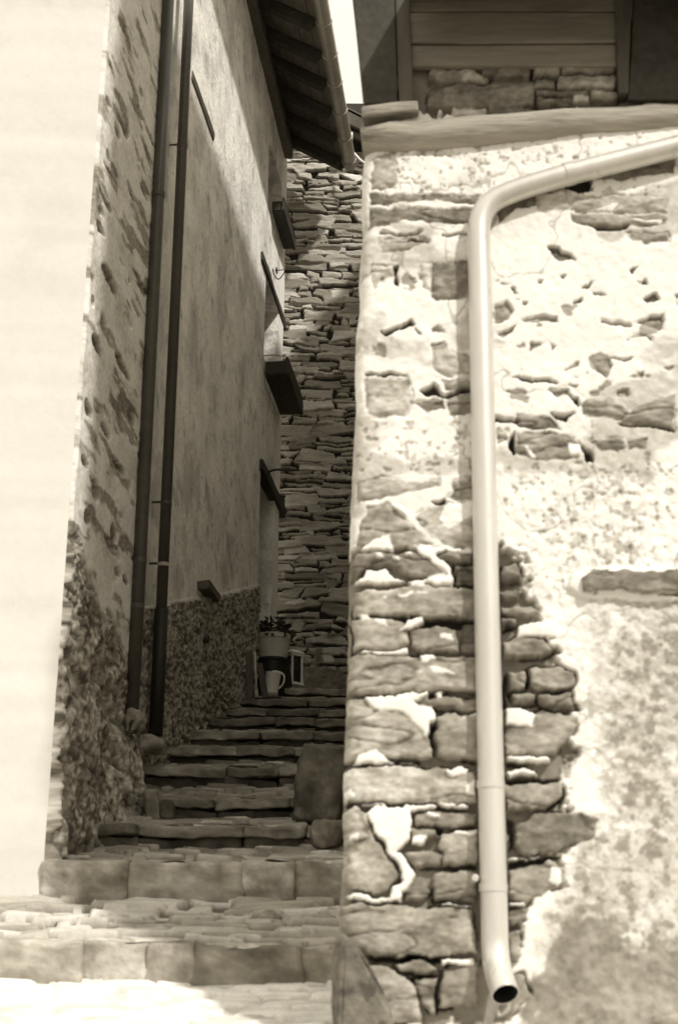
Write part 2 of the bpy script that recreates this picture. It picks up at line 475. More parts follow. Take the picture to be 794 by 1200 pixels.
    def stone(poly, g=.27, top=.012, r=.012, edge=1.0):
        sl, d = d_of(poly)
        if sl is None: return
        k = sst(-.002, .004, d)
        h = top - r * np.exp(-np.maximum(d, 0) / r * 1.5) + .016 * (strat[sl] - .5) + .012 * (blot[sl] - .5) + .007 * (fbm(U[sl], Z[sl], 70, 3, 27, 2.0) - .5)
        # a dark open joint hugs parts of the outline
        edge = edge * (1.0 if poly[0][1] < 3.2 or poly[0][1] > 5.05 else .35)
        jn = sst(-.010, -.003, d) * (1 - sst(-.002, .003, d)) * sst(.50, .62, fbm(U[sl], Z[sl], 12, 3, 61)) * edge
        H[sl] = H[sl] - .028 * jn; T[sl] = T[sl] * (1 - .55 * jn)
        h = h - .006 * crk[sl]
        t = g * (1 - .38 * crk[sl]) * (.75 + .5 * grain[sl]) * (.16 + .90 * strat[sl] + .80 * blot[sl] + .7 * (fine[sl] - .5))
        H[sl] = H[sl] * (1 - k) + h * k; T[sl] = T[sl] * (1 - k) + t * k

    def gap(poly, dep=.05):
        sl, d = d_of(poly)
        if sl is None: return
        k = sst(-.002, .005, d)
        H[sl] = H[sl] * (1 - k) - dep * k; T[sl] = T[sl] * (1 - k) + .05 * k

    def white(poly, top=.014, g=.82):
        sl, d = d_of(poly)
        if sl is None: return
        k = sst(-.001, .004, d)
        h = top - .006 * np.exp(-np.maximum(d, 0) / .006) + .010 * (lump[sl] - .5) + .005 * (fine[sl] - .5)
        H[sl] = np.where(k > .01, H[sl] * (1 - k) + np.maximum(h, H[sl] + .003) * k, H[sl]); T[sl] = T[sl] * (1 - k) + g * k

    R = rect
    # --- infill above the beam
    for q, g in ((R(484, 82, 548, 99), .20), (R(528, 88, 566, 98), .34), (R(556, 76, 614, 92), .18), (R(500, 99, 624, 129), .21), (R(486, 102, 508, 130), .16),
                 (R(616, 74, 652, 90), .26), (R(652, 72, 722, 87), .24), (R(648, 88, 722, 105), .33), (R(620, 92, 648, 106), .2), (R(622, 106, 690, 115), .2),
                 (R(690, 106, 724, 121), .28), (R(668, 114, 690, 123), .5), (R(622, 115, 668, 126), .19), (R(515, 127, 560, 139), .5), (R(560, 126, 622, 136), .22), (R(484, 66, 560, 82), .2), (R(560, 60, 640, 76), .22), (R(640, 56, 730, 73), .2)):
        stone(q, g, .014)
    # --- top courses
    stone(rp((418, 186), (440, 180), (452, 205), (446, 222), (420, 226)), .36)
    stone(rp((416, 229), (470, 228), (550, 232), (552, 240), (480, 243), (418, 241)), .21)
    stone(rp((416, 245), (470, 246), (556, 243), (556, 262), (500, 261), (440, 260), (416, 268)), .24)
    white(rp((430, 240), (500, 237), (550, 240), (548, 245), (470, 246)))
    for q in ((424, 273, 478, 277), (505, 275, 542, 279)): stone(R(*q), .2, .0)
    stone(rp((424, 280), (468, 278), (492, 284), (466, 292), (430, 296)), .44, .006)
    gap(rp((440, 286), (470, 280), (494, 286), (468, 284)), .02)
    # right of the pipe, under the slanting run
    stone(rp((574, 226), (640, 222), (650, 238), (600, 246), (576, 262)), .15)  # pipe's shadow put into the tone as a dark patch
    stone(rp((620, 228), (660, 222), (664, 246), (626, 248)), .38)
    gap(rp((655, 208), (690, 205), (692, 224), (676, 228), (660, 222)), .04)  # dark recess painting the slanting run's shadow
    stone(rp((664, 234), (700, 229), (780, 230), (780, 250), (700, 251), (662, 248)), .42)
    stone(rp((690, 196), (790, 184), (790, 204), (720, 212), (696, 212)), .2)  # dark tone standing for shadow under the slanting run
    stone(rp((664, 252), (720, 251), (780, 253), (780, 262), (730, 267), (690, 268), (668, 262)), .34)
    gap(rp((688, 266), (735, 264), (733, 270), (700, 271)), .03)
    stone(rp((730, 273), (782, 274), (782, 284), (745, 283)), .32)
    white(rp((690, 246), (724, 240), (716, 250)))
    white(rp((740, 256), (775, 258), (775, 263), (742, 260)))
    # --- scattered stones showing through the plaster
    for q in (((637, 291), (648, 290), (662, 298), (672, 309), (656, 306), (642, 298)), ((594, 338), (598, 338), (600, 346), (597, 345)), ((626, 330), (631, 330), (630, 334), (626, 333)),
              ((668, 352), (678, 352), (678, 356), (668, 356)), ((676, 340), (690, 334), (686, 342)), ((692, 346), (704, 345), (708, 348), (698, 349)), ((738, 318), (748, 315), (742, 323)),
              ((744, 333), (756, 330), (758, 336)), ((750, 352), (766, 346), (770, 354), (756, 357)), ((608, 353), (613, 353), (613, 356), (608, 356)), ((652, 326), (662, 324), (658, 328))):
        stone(rp(*q), .15, -.004, edge=0)
    for q, g in ((((572, 358), (588, 353), (595, 364), (584, 378), (572, 382)), .3), (((578, 392), (600, 381), (598, 388), (584, 396)), .32), (((606, 374), (630, 369), (648, 370), (648, 377), (612, 378)), .36),
                 (((704, 374), (738, 379), (738, 383), (704, 377)), .26), (((744, 378), (776, 370), (776, 388)), .28), (((740, 390), (766, 398), (764, 401)), .3), (((616, 402), (632, 404), (614, 414)), .3),
                 (((642, 404), (651, 405), (644, 411)), .2), (((692, 424), (716, 420), (718, 430), (710, 446), (696, 438)), .24), (((714, 420), (742, 420), (736, 424)), .3), (((658, 433), (676, 425), (678, 432)), .3),
                 (((742, 438), (754, 435), (752, 441)), .24), (((640, 460), (664, 456), (668, 464), (650, 466)), .36), (((722, 460), (738, 456), (738, 464), (726, 466)), .36)):
        stone(rp(*q), g, -.001, edge=.4)
    for q in (((598, 443), (612, 442), (606, 430), (612, 442), (652, 448), (653, 452), (610, 447)), ((660, 451), (676, 451), (674, 454)), ((664, 464), (676, 466), (672, 478)),
              ((448, 312), (454, 313), (450, 326), (453, 340), (447, 334)), ((435, 388), (460, 383), (470, 374), (476, 380), (466, 387), (440, 392)), ((474, 382), (486, 392), (482, 392)), ((416, 440), (444, 436), (472, 441), (440, 441), (418, 443))):
        gap(rp(*q), .022)
    stone(rp((496, 309), (520, 307), (545, 306), (546, 351), (520, 352), (495, 351)), .24)
    stone(rp((421, 312), (448, 311), (446, 324), (430, 330), (421, 345)), .52)
    stone(rp((480, 310), (495, 309), (495, 340), (486, 338)), .55)
    stone(rp((493, 385), (505, 381), (512, 386), (518, 391), (496, 391)), .18)
    stone(rp((496, 402), (512, 400), (520, 414), (553, 420), (553, 440), (520, 442), (500, 436)), .4)
    stone(rp((417, 444), (444, 442), (470, 444), (474, 462), (466, 488), (440, 489), (418, 486)), .44)
    gap(rp((484, 458), (498, 452), (510, 462), (550, 451), (548, 459), (512, 467), (490, 465)), .035)
    stone(rp((510, 449), (555, 446), (555, 455), (515, 458)), .25)
    stone(rp((472, 472), (510, 468), (516, 480), (492, 484)), .26); stone(rp((514, 464), (556, 460), (557, 488), (520, 488)), .34)
    # --- broken band right of the pipe
    stone(rp((600, 488), (640, 491), (656, 503), (620, 505), (602, 500)), .24); gap(rp((574, 487), (596, 492), (606, 494), (600, 499), (576, 497))); gap(rp((640, 484), (670, 484), (664, 492), (650, 492)))
    stone(rp((674, 474), (690, 468), (726, 472), (740, 488), (720, 490), (680, 487)), .26); stone(rp((742, 478), (790, 462), (790, 505), (750, 498), (726, 494)), .24)
    gap(rp((720, 494), (790, 503), (790, 507), (730, 499)), .02)
    stone(rp((600, 508), (640, 506), (674, 511), (680, 530), (664, 540), (625, 541), (602, 530)), .30); gap(rp((590, 522), (598, 508), (602, 533), (597, 536)))
    white(rp((608, 522), (613, 522), (626, 538), (618, 539))); white(rp((662, 522), (678, 519), (680, 534), (664, 536)))
    stone(rp((690, 516), (730, 514), (732, 528), (704, 530)), .2); stone(rp((734, 516), (758, 515), (758, 527), (736, 529)), .2); gap(rp((680, 520), (690, 528), (696, 544), (686, 544)), .035)
    stone(rp((576, 502), (590, 506), (590, 518), (576, 520)), .33)
    # --- quoin courses, left
    stone(rp((411, 566), (440, 560), (470, 566), (510, 563), (508, 569), (472, 578), (440, 588), (414, 590)), .33)
    stone(rp((526, 562), (555, 563), (556, 588), (522, 586), (528, 574)), .24); gap(rp((498, 588), (520, 586), (518, 592), (506, 592)), .03)
    stone(rp((414, 608), (424, 596), (450, 592), (470, 612), (506, 640), (452, 643), (440, 645), (410, 642)), .36)
    stone(rp((478, 606), (510, 592), (552, 592), (554, 640), (516, 640), (496, 628)), .4)
    white(rp((451, 594), (462, 594), (518, 640), (504, 641))); white(rp((514, 594), (552, 590), (553, 604), (520, 622), (512, 612)), .018)
    white(rp((414, 647), (430, 634), (452, 627), (460, 645), (440, 648))); white(rp((482, 643), (550, 642), (548, 649), (512, 652), (522, 664), (530, 684), (500, 686)))
    stone(rp((408, 650), (430, 647), (480, 646), (500, 658), (518, 673), (486, 680), (470, 672), (448, 664), (424, 668), (406, 680)), .24)
    for x, y in ((440, 652), (461, 653), (474, 650)): white(rp((x - 5, y - 2), (x + 4, y - 3), (x + 5, y + 3), (x - 4, y + 3)), .022)
    white(rp((410, 682), (424, 670), (446, 667), (472, 683), (440, 684))); white(rp((470, 684), (500, 680), (527, 678), (530, 690), (480, 690)))
    stone(rp((504, 650), (520, 646), (550, 650), (550, 659), (512, 658)), .2); stone(rp((527, 662), (555, 660), (556, 688), (532, 688)), .15)
    stone(rp((407, 694), (430, 690), (500, 688), (558, 690), (558, 725), (480, 726), (408, 722)), .33, .02)
    for q in ((463, 697, 480, 702), (443, 699, 450, 703), (485, 696, 498, 700)): white(R(*q), .026)
    stone(rp((404, 726), (440, 724), (478, 732), (474, 756), (440, 761), (410, 764)), .34); gap(rp((478, 722), (560, 726), (556, 738), (520, 734), (492, 734)), .06)
    stone(rp((478, 736), (510, 733), (534, 737), (536, 764), (490, 765), (476, 756)), .26); stone(rp((538, 732), (560, 728), (560, 768), (536, 766)), .17)
    white(rp((416, 720), (430, 722), (434, 729), (420, 728))); white(rp((434, 726), (450, 725), (453, 734), (440, 733))); white(rp((466, 742), (474, 728), (494, 722), (494, 730), (480, 738)), .022); white(rp((512, 744), (530, 743), (530, 750), (514, 750)))
    white(rp((412, 765), (436, 762), (472, 757), (474, 766), (420, 768)))
    stone(rp((402, 770), (440, 767), (520, 768), (558, 772), (558, 810), (500, 812), (404, 813)), .33, .024)
    white(rp((486, 766), (508, 767), (510, 774), (490, 776)), .03); white(rp((498, 780), (514, 782), (530, 790), (528, 793), (506, 790)), .03)
    stone(rp((404, 818), (430, 816), (500, 840), (506, 850), (504, 890), (450, 888), (400, 893)), .36, .022)
    white(rp((426, 815), (470, 813), (502, 811), (500, 820), (508, 845), (502, 868), (494, 858), (478, 842), (460, 836), (438, 832)), .032)
    stone(rp((480, 822), (510, 818), (558, 818), (558, 832), (510, 834)), .24); white(rp((508, 812), (520, 811), (518, 821), (510, 820))); white(rp((543, 836), (560, 834), (560, 843), (545, 841)))
    stone(rp((508, 842), (530, 836), (560, 840), (560, 890), (512, 888)), .30, .024); gap(rp((503, 848), (509, 850), (508, 886), (504, 886)), .05)
    white(rp((411, 897), (420, 884), (440, 880), (464, 897)), .03); stone(rp((464, 893), (492, 894), (490, 899), (466, 899)), .24)
    stone(rp((399, 902), (430, 898), (520, 899), (557, 902), (556, 940), (480, 943), (398, 940)), .42, .022)
    white(rp((522, 903), (540, 897), (552, 900), (546, 908), (528, 911)), .03); white(rp((543, 924), (556, 914), (556, 934), (544, 932)), .03); white(rp((400, 930), (410, 924), (418, 938), (404, 938)), .03)
    for q in ((424, 942, 450, 947), (470, 944, 508, 953), (508, 940, 550, 946)): white(R(*q), .026)
    stone(rp((397, 952), (416, 944), (430, 954), (442, 986), (456, 1004), (470, 1024), (458, 1044), (430, 1046), (398, 1036)), .34, .02)
    stone(rp((484, 955), (520, 950), (560, 952), (558, 968), (520, 970), (488, 970)), .26); stone(rp((482, 973), (512, 972), (514, 982), (484, 983)), .2); stone(rp((514, 978), (535, 974), (560, 976), (560, 1014), (516, 1015)), .3)
    stone(rp((470, 1000), (490, 996), (516, 998), (514, 1014), (486, 1016)), .27); gap(rp((486, 1016), (560, 1014), (560, 1019), (500, 1019)), .05); gap(rp((508, 968), (518, 970), (516, 980), (510, 980)), .05)
    stone(rp((508, 1024), (530, 1020), (560, 1022), (560, 1056), (512, 1054)), .25); stone(rp((476, 1040), (498, 1034), (506, 1046), (500, 1056), (478, 1054)), .24)
    white(rp((428, 956), (438, 946), (480, 948), (484, 962), (482, 984), (466, 998), (478, 1008), (488, 1024), (482, 1036), (474, 1046), (476, 1056), (458, 1056), (462, 1040), (472, 1030), (468, 1016), (454, 1002), (450, 988), (438, 976), (436, 966)), .03)
    for q in ((484, 979, 500, 990), (530, 972, 560, 979), (498, 955, 514, 961)): white(R(*q), .024)
    white(rp((404, 1052), (420, 1048), (462, 1052), (462, 1058), (420, 1058)), .026); white(R(520, 1058, 556, 1063), .024); white(R(406, 978, 420, 986), .026)
    stone(rp((398, 1064), (430, 1058), (500, 1062), (558, 1064), (558, 1116), (500, 1122), (440, 1120), (398, 1100)), .28, .024)
    gap(rp((428, 1118), (470, 1121), (526, 1120), (520, 1127), (440, 1126)), .06)
    stone(rp((465, 1128), (500, 1124), (516, 1134), (500, 1142), (470, 1136)), .26); stone(rp((520, 1132), (560, 1126), (564, 1180), (516, 1180)), .24); white(R(516, 1122, 556, 1130), .02)
    stone(rp((430, 1128), (460, 1132), (490, 1150), (498, 1200), (440, 1200)), .3); stone(rp((488, 1146), (514, 1142), (512, 1190), (496, 1176)), .22)
    # --- right of the pipe, lower
    for q, g in ((((583, 664), (600, 658), (612, 676), (600, 684), (583, 684)), .18), (((583, 692), (606, 694), (602, 704), (584, 704)), .19), (((584, 712), (622, 711), (630, 722), (600, 724), (584, 722)), .24), (((584, 724), (604, 724), (602, 732), (584, 732)), .16),
                 (((585, 752), (604, 748), (634, 750), (648, 763), (634, 771), (600, 770), (585, 770)), .24), (((592, 786), (614, 788), (617, 808), (596, 812)), .34), (((617, 784), (650, 780), (673, 788), (670, 808), (630, 810), (618, 800)), .27),
                 (((598, 813), (628, 812), (628, 826), (600, 826)), .22), (((630, 816), (668, 813), (675, 832), (636, 832)), .2), (((590, 834), (640, 832), (673, 838), (668, 862), (650, 886), (592, 884)), .28),
                 (((588, 918), (630, 914), (656, 918), (658, 936), (640, 950), (592, 950)), .26), (((603, 968), (625, 954), (680, 952), (700, 962), (694, 984), (660, 1002), (610, 1002), (600, 988)), .19), (((594, 1020), (640, 1010), (658, 1020), (662, 1036), (620, 1056), (594, 1054)), .32),
                 (((596, 1066), (620, 1062), (616, 1078), (598, 1084)), .22), (((596, 1092), (614, 1088), (608, 1130), (598, 1140)), .3), (((596, 1146), (612, 1140), (622, 1172), (600, 1190)), .26)):
        stone(rp(*q), g, .018)
    for q in (((585, 735), (600, 732), (598, 738), (585, 738)), ((585, 790), (592, 788), (594, 830), (586, 832)), ((592, 893), (622, 896), (614, 900), (594, 898)), ((590, 911), (655, 912), (654, 917), (592, 916)), ((594, 956), (604, 964), (600, 990), (595, 1000)), ((594, 1004), (662, 1005), (640, 1010), (596, 1016)), ((618, 786), (622, 800), (618, 812), (615, 800))):
        gap(rp(*q), .05)
    for q in (((604, 735), (650, 728), (652, 748), (602, 750)), ((590, 832), (612, 828), (628, 836), (622, 854), (592, 852)), ((592, 884), (640, 886), (646, 893), (594, 893)), ((592, 902), (626, 902), (630, 910), (594, 910)), ((592, 1004), (630, 1003), (640, 1006), (594, 1007)), ((644, 1018), (656, 1022), (654, 1040), (640, 1036)), ((594, 1056), (620, 1055), (614, 1062), (594, 1062))):
        white(rp(*q), .022)
    # --- niche stone at the right edge with its collar of fresh mortar
    white(rp((664, 690), (668, 672), (690, 666), (820, 664), (820, 708), (720, 706), (680, 702)), .028)
    stone(rp((677, 680), (690, 672), (730, 671), (820, 670), (820, 699), (720, 697), (684, 698)), .20, .050)

    # corner of the wall: leans slightly and is rounded
    zz = zs
    edge = np.interp(zz, [1.1, 1.7, 2.16, 2.9, 3.5, 4.2, 5.05, 5.75], [-.035, -.018, .0, .012, .028, .045, .072, .085]) + .022 * (fbm(zz * 0 + .3, zz, 7, 3, 77) - .5)
    tt = U
    c = .06
    H = H - c * (1 - np.sqrt(np.clip(1 - (np.clip(c - tt, 0, c) / c) ** 2, 0, 1))) * 1.0
    UU = edge[:, None] * np.clip(1 - U / 1.0, 0, 1) + U
    P = RW[None, None] * np.array([1, 1, 0]) + UU[..., None] * RU + H[..., None] * RN
    P[..., 2] = Z
    col = sepia(np.clip(T, .03, .88))
    o = grid_mesh('front_wall', P, M['rubble'], stone_house, col)
    return P[:, 0], zs


def build_stone_house():
    left_edge, zs = build_front_wall()
    # alley side of the house, unseen, toned pale to bounce light
    ss = np.arange(0, 8.8, .03); z2 = zs[::5]
    S, Z = np.meshgrid(ss, z2)
    H, T, D = masonry(S, Z, 5, (.1, .24), (.18, .5), tone=(.5, .75), rnd=.02, depth=.03, mtone=.6)
    e = left_edge[::5]
    k = np.clip(S / .15, 0, 1)
    P = e[:, None, :] * 1.0 + S[..., None] * R_SIDE + ((H - .01) * k)[..., None] * np.array([-1, .12, 0])
    P[..., 2] = Z
    grid_mesh('side_wall', P, M['slabs'], stone_house, sepia(np.clip(T, .05, .8)))
    # the wall further right, out of the frame
    us = np.arange(1.6, 4.6, .03); U, Z = np.meshgrid(us, z2)
    H, T, D = masonry(U, Z, 6, (.1, .24), (.18, .5), tone=(.2, .36), rnd=.02, depth=.03)
    pl = sst(.45, .55, fbm(U, Z, 3, 3, 8)); H = H * (1 - pl) + .012 * pl; T = T * (1 - pl) + .84 * pl
    P = RW[None, None] + U[..., None] * RU + H[..., None] * RN; P[..., 2] = Z
    grid_mesh('front_wall', P, M['rubble'], stone_house, sepia(T))
    # storey and added wing, unseen, raised to shade the alley; storey paled for bounce
    q = lambda u, sd, z: RW + RU * u + R_SIDE * sd + np.array([0, 0, z])
    MB().prism([q(.12, .06, 5.7), q(4.5, .06, 5.7), q(4.5, 6.0, 5.7), q(.12, 6.0, 5.7)], (0, 0, 4.9)).build('unseen_storey', M['pale_wall'], stone_house)  # out of view, height set to shade the left walls
    MB().prism([q(.04, -.10, 10.61), q(4.6, -.10, 10.9), q(4.6, 6.05, 10.9), q(.04, 6.05, 10.61)], (0, 0, .10)).build('roof', M['slate'], stone_house)
    MB().prism([q(.10, 6.0, 2.2), q(.16, 6.0, 10.65), q(.16, 8.7, 10.65), q(.10, 8.7, 2.2)], RU * 4.0).build('shadow_wing', M['mid_wall'], stone_house)  # unseen wing added to cast shadow on the far wall
    MB().prism([q(.12, 5.95, 10.66), q(.12, 5.95, 10.74), q(.12, 8.75, 10.74), q(.12, 8.75, 10.66)], RU * 4.1).build('roof', M['slate'], stone_house)
    # roof added over the beam to shade the timbers, just above the picture
    a = .26
    MB().prism([q(a, -.33, 5.50), q(4.6, -.33, 5.50), q(4.6, .04, 5.68), q(a, .04, 5.68)], (0, 0, .05)).build('shade_roof', M['slate'], stone_house)
    # the timber beam
    pts = []; rs = []
    for i, x in enumerate(np.linspace(424, 900, 15)):
        yc = np.interp(x, [424, 450, 520, 600, 690, 768, 900], [166, 163, 159, 153, 143, 139, 132])
        u, z = rw_uv(x, yc); pts.append(RW + RU * u + RN * (-.005) + np.array([0, 0, z]))
        rs.append(np.interp(x, [424, 450, 520, 600, 690, 768, 900], [.058, .068, .072, .072, .062, .056, .056]) * (1 + .05 * math.sin(i * 2.1)))
    MB().tube(pts, rs, 20).build('timber_beam', M['log'], stone_house, smooth=True, rough=.012, seed=4)
    u0, z0 = rw_uv(424, 142); u1, z1 = rw_uv(490, 136)
    MB().bar(RW + RU * u0 + RN * .02 + np.array([0, 0, z0]), RW + RU * u1 + RN * .02 + np.array([0, 0, z1]), .11, .045).build('wood_block', M['log'], stone_house, bevel=.008, cuts=3, rough=.012)
    # dark posts and the plank infill
    def post(x0b, x1b, yb, x0t, x1t, yt, out, depth, mat, name='post'):
        P = []
        for (x, y) in ((x0b, yb), (x1b, yb), (x1t, yt), (x0t, yt)):
            u, z = rw_uv(x, y); P.append(RW + RU * u + RN * out + np.array([0, 0, z]))
        return MB().prism(P, -RN * depth).build(name, mat, stone_house, bevel=.006, cuts=2, rough=.006, seed=int(x0b))
    post(427, 466, 130, 411, 461, -20, .060, .12, M['wood_dark'])
    post(467.5, 484, 132, 462, 479, -20, .050, .10, M['wood'])
    post(722, 733, 117, 719, 741, -20, .050, .10, M['wood'])
    post(734, 1000, 124, 742, 1000, -20, .045, .03, M['wood_dark'], 'dark_boarding')
    for (ya, yb, o) in ((-20, 18, .030), (20, 55, .034), (57, 82, .028)):
        post(478, 721, yb, 474, 721, ya, o, .03, M['wood_y'], 'plank')


build_stone_house()

# ------------------------------------------------------------------ right downpipe
dp = thing('downpipe', 'pale painted downpipe slanting across and down the sunlit stone wall', 'downpipe')
off = .048
def rpt(x, y, o=off):
    p = on_plane(x, y, RW + RN * o, RN); return p
path = [rpt(860, 155), rpt(768, 178), rpt(665, 204), rpt(615, 219), rpt(596, 226), rpt(580, 233), rpt(568, 244), rpt(561.5, 258), rpt(560, 275), rpt(562, 330), rpt(566, 520), rpt(571, 760), rpt(577, 1000), rpt(579, 1085)]
low = rpt(579.5, 1110); path.append(low)
e1 = rpt(581, 1130) + RN * .02; e2 = rpt(584, 1146) + RN * .055; e3 = rpt(590, 1166) + RN * .10
path += [e1, e2, e3]
def smooth_path(p, n=3):
    p = [np.asarray(q) for q in p]
    for _ in range(n):
        r_ = [p[0]]
        for a, b in zip(p, p[1:]): r_ += [a * .75 + b * .25, a * .25 + b * .75]
        r_.append(p[-1]); p = r_
    return p
sp = smooth_path(path, 2)
MB().tube(sp, .0455, 28, wall=.0025).build('pipe', M['zinc'], dp, smooth=True)
MB().tube(sp[-9:], .0425, 28, wall=.001).build('bore', M['pipe_black'], dp, smooth=True)  # black lining: grime plus the mouth's inner shade put into colour
for (x, y) in ((574.5, 915), (577.5, 1036)):
    a = rpt(x, y); b = rpt(x, y + 9)
    MB().tube([a, a * .5 + b * .5, b], .0485, 28).build('collar', M['zinc'], dp, smooth=False)
a = rpt(671, 202.5); b = rpt(661, 205); MB().tube([a, b], .0485, 28).build('collar', M['zinc'], dp)
a = rpt(556, 1030, .05); MB().tube([a + RN * .045, a - RN * .06], .012, 14).build('bracket', M['zinc'], dp, bevel=.003)

# ================================================================== left side of the alley
LC = np.array([-1.35, 7.0, 0.0]); LA = np.array([.12, 1, 0]) / math.hypot(.12, 1); LN = np.array([1, -.12, 0]) / math.hypot(.12, 1)


def lw(x, y, o=0.0):
    return on_plane(x, y, LC + LN * o, LN)


def lsz(x, y, o=0.0):
    p = lw(x, y, o); return float((p - LC) @ LA), float(p[2])


def L(s_, o, z): return LC + LA * s_ + LN * o + np.array([0, 0, z])


S1 = 1.42
old_house = thing('old_house', 'old house at the left with bare sunlit front and crumbling patched alley wall', 'house')


def build_old_house():
    ss = np.arange(0, S1 + .001, .007); zs = np.arange(1.7, 8.6, .008)
    S, Z = np.meshgrid(ss, zs)
    H, T, D = masonry(S, Z, 31, (.04, .11), (.07, .24), tone=(.15, .28), rnd=.02, depth=.03, warp=.02, jit=.45)
    lump = fbm(S, Z, 5, 4, 32); fine = fbm(S, Z, 40, 4, 33); streak = fbm(S, Z, 6, 4, 34, 2.0)
    # plaster over the stones, with lens-shaped holes where stones look through
    pl_h = .022 + .012 * (lump - .5) + .005 * (fine - .5)
    wx = S + .03 * (fbm(S, Z, 12, 3, 35) - .5); wz = Z + .03 * (fbm(S, Z, 12, 3, 36) - .5)
    hole = np.zeros(S.shape)
    rg = np.random.RandomState(3)
    holes = [((140, 150), .22, .04), ((195 - 18, 100), .2, .035), ((150, 95), .25, .04), ((162, 135), .22, .03), ((172, 160), .22, .03), ((134, 155), .12, .06), ((146, 155), .1, .05), ((175, 165), .16, .03), ((150, 225), .2, .05), ((165, 225), .22, .035), ((120, 235), .25, .05), ((112, 265), .22, .04), ((125, 330), .35, .06), ((118, 380), .12, .08), ((140, 430), .35, .06), ((110, 405), .2, .07), ((100, 480), .15, .07), ((150, 490), .2, .06), ((108, 575), .16, .1), ((135, 545), .25, .05), ((95, 540), .15, .05), ((130, 625), .16, .09), ((98, 607), .12, .06), ((143, 680), .14, .05), ((120, 505), .2, .05), ((160, 330), .2, .04), ((103, 350), .1, .05)]
    for (px, py), l, h in holes:
        s0, z0 = lsz(px, py)
        d = 1 - np.sqrt(((wx - s0) / (l * .5)) ** 2 + ((wz - z0) / (h * .6)) ** 2)
        hole = np.maximum(hole, sst(-.15, .25, d))
    for k in range(90):
        s0 = rg.uniform(0, S1); z0 = rg.uniform(3.2, 8.6); l = rg.uniform(.06, .22); h = rg.uniform(.02, .045)
        d = 1 - np.sqrt(((wx - s0) / (l * .5)) ** 2 + ((wz - z0) / (h * .6)) ** 2)
        hole = np.maximum(hole, sst(-.1, .3, d) * rg.uniform(.2, .7))
    hole = hole * sst(.03, .12, S)
    # below a falling line the plaster is gone
    la = np.array([lsz(72, 590), lsz(95, 660), lsz(120, 720), lsz(150, 790), lsz(165, 830)])
    line = np.interp(S, la[:, 0], la[:, 1]) + .22 * (fbm(S, Z, 5, 4, 38) - .5)
    bare = 1 - sst(-.05, .06, Z - line)
    mort = sst(.36, .52, fbm(S, Z, 8, 5, 39))            # mortar smeared over part of the rubble
    ex = np.clip(np.maximum(hole, bare * (1 - .9 * mort)), 0, 1)
    grit = fbm(S, Z, 60, 3, 48)
    thick = np.where(bare > .5, .012 + .020 * (fbm(S, Z, 14, 5, 41) - .5) + .014 * (grit - .5), pl_h)
    Hs = np.maximum(H, -.010 - .012 * bare) * (.5 + .1 * bare) + .016 * (fbm(S, Z, 30, 4, 42) - .5) * (.3 + .7 * bare)
    HH = thick * (1 - ex) + (Hs - .004) * ex
    HH = HH - .003 * hole * (1 - bare)
    smear = fbm(wx, wz, 11, 5, 47, 3.6)
    Tp = np.clip(.74 + .35 * (streak - .5) + .30 * (lump - .5) + .30 * (fine - .5) + .28 * (grit - .5) - .16 * sst(.55, .7, fine) - .42 * sst(.55, .66, smear), .16, .88)
    Tp = Tp * (1 - bare) + bare * np.clip(.30 + 1.3 * (fbm(S, Z, 34, 5, 43) - .5) + .6 * (fbm(S, Z, 9, 4, 49) - .5) + .5 * (grit - .5) + .3 * (lump - .5), .06, .8)
    TT = Tp * (1 - ex) + np.clip(T * (.2 + 1.6 * fbm(S, Z, 36, 4, 44)) * (1 + .3 * bare), .05, .6) * ex
    # rough foot swells into the alley, most of all at the far end
    foot = sst(3.30, 2.4, Z) * (.03 + .10 * sst(.6, 1.35, S)) + bare * (.02 + .035 * (fbm(S, Z, 10, 5, 45) - .5) * 2)
    HH = HH + foot
    HH = HH * sst(.0, .010, S)
    ee = .020 * (fbm(zs * 0 + .5, zs, 5, 4, 46) - .5)
    SS = S + ee[:, None] * np.clip(1 - S / .5, 0, 1)
    P = L(0, 0, 0)[None, None] + SS[..., None] * LA + HH[..., None] * LN; P[..., 2] = Z
    # turn the far end back into the wall
    ends = [P]
    for o in (.04, .10, .16): 
        q = P[:, -1:].copy() - LN * o - LA * (-.02); ends.append(q)
    P2 = np.concatenate(ends, 1); T2 = np.concatenate([TT] + [TT[:, -1:]] * 3, 1)
    grid_mesh('alley_wall', P2, M['rubble'], old_house, sepia(np.clip(T2, .05, .8)))
    # sunlit front
    fu = np.array([-1, -.05, 0]) / math.hypot(1, .05); fn = np.array([.05, -1, 0]) / math.hypot(1, .05)
    us = np.arange(0, 4.6, .04); zf = zs[::4]
    U, ZF = np.meshgrid(us, zf)
    HF = .006 * (fbm(U, ZF, 2, 3, 51) - .5) * np.clip(U / .3, 0, 1)
    PF = P[::4, 0][:, None, :] + U[..., None] * fu + HF[..., None] * fn; PF[..., 2] = ZF
    grid_mesh('front_wall', PF[:, ::-1], M['facade'], old_house)
    # roof and body above the picture
    MB().prism([L(-.35, .12, 8.55), L(S1 + .05, .12, 8.55), L(S1 + .05, -4.4, 10.6), L(-.35, -4.4, 10.6)], (0, 0, .12)).build('roof', M['slate'], old_house)
    MB().prism([L(S1 + .02, -.14, 1.5), L(S1 + .02, -4.4, 1.5), L(S1 + .02, -4.4, 10.5), L(S1 + .02, -.14, 8.55)], LA * .06).build('party_wall', M['plaster'], old_house)


build_old_house()

# ------------------------------------------------------------------ plastered house
ph = thing('plastered_house', 'tall grey plastered house along the alley with wooden eaves and pebble dash foot', 'house')
W2 = -.06                                                # its face lies a little behind the old house's
S_END = 6.86
Z_EAVE = 10.75


def s2z(x, y): return lsz(x, y, W2)


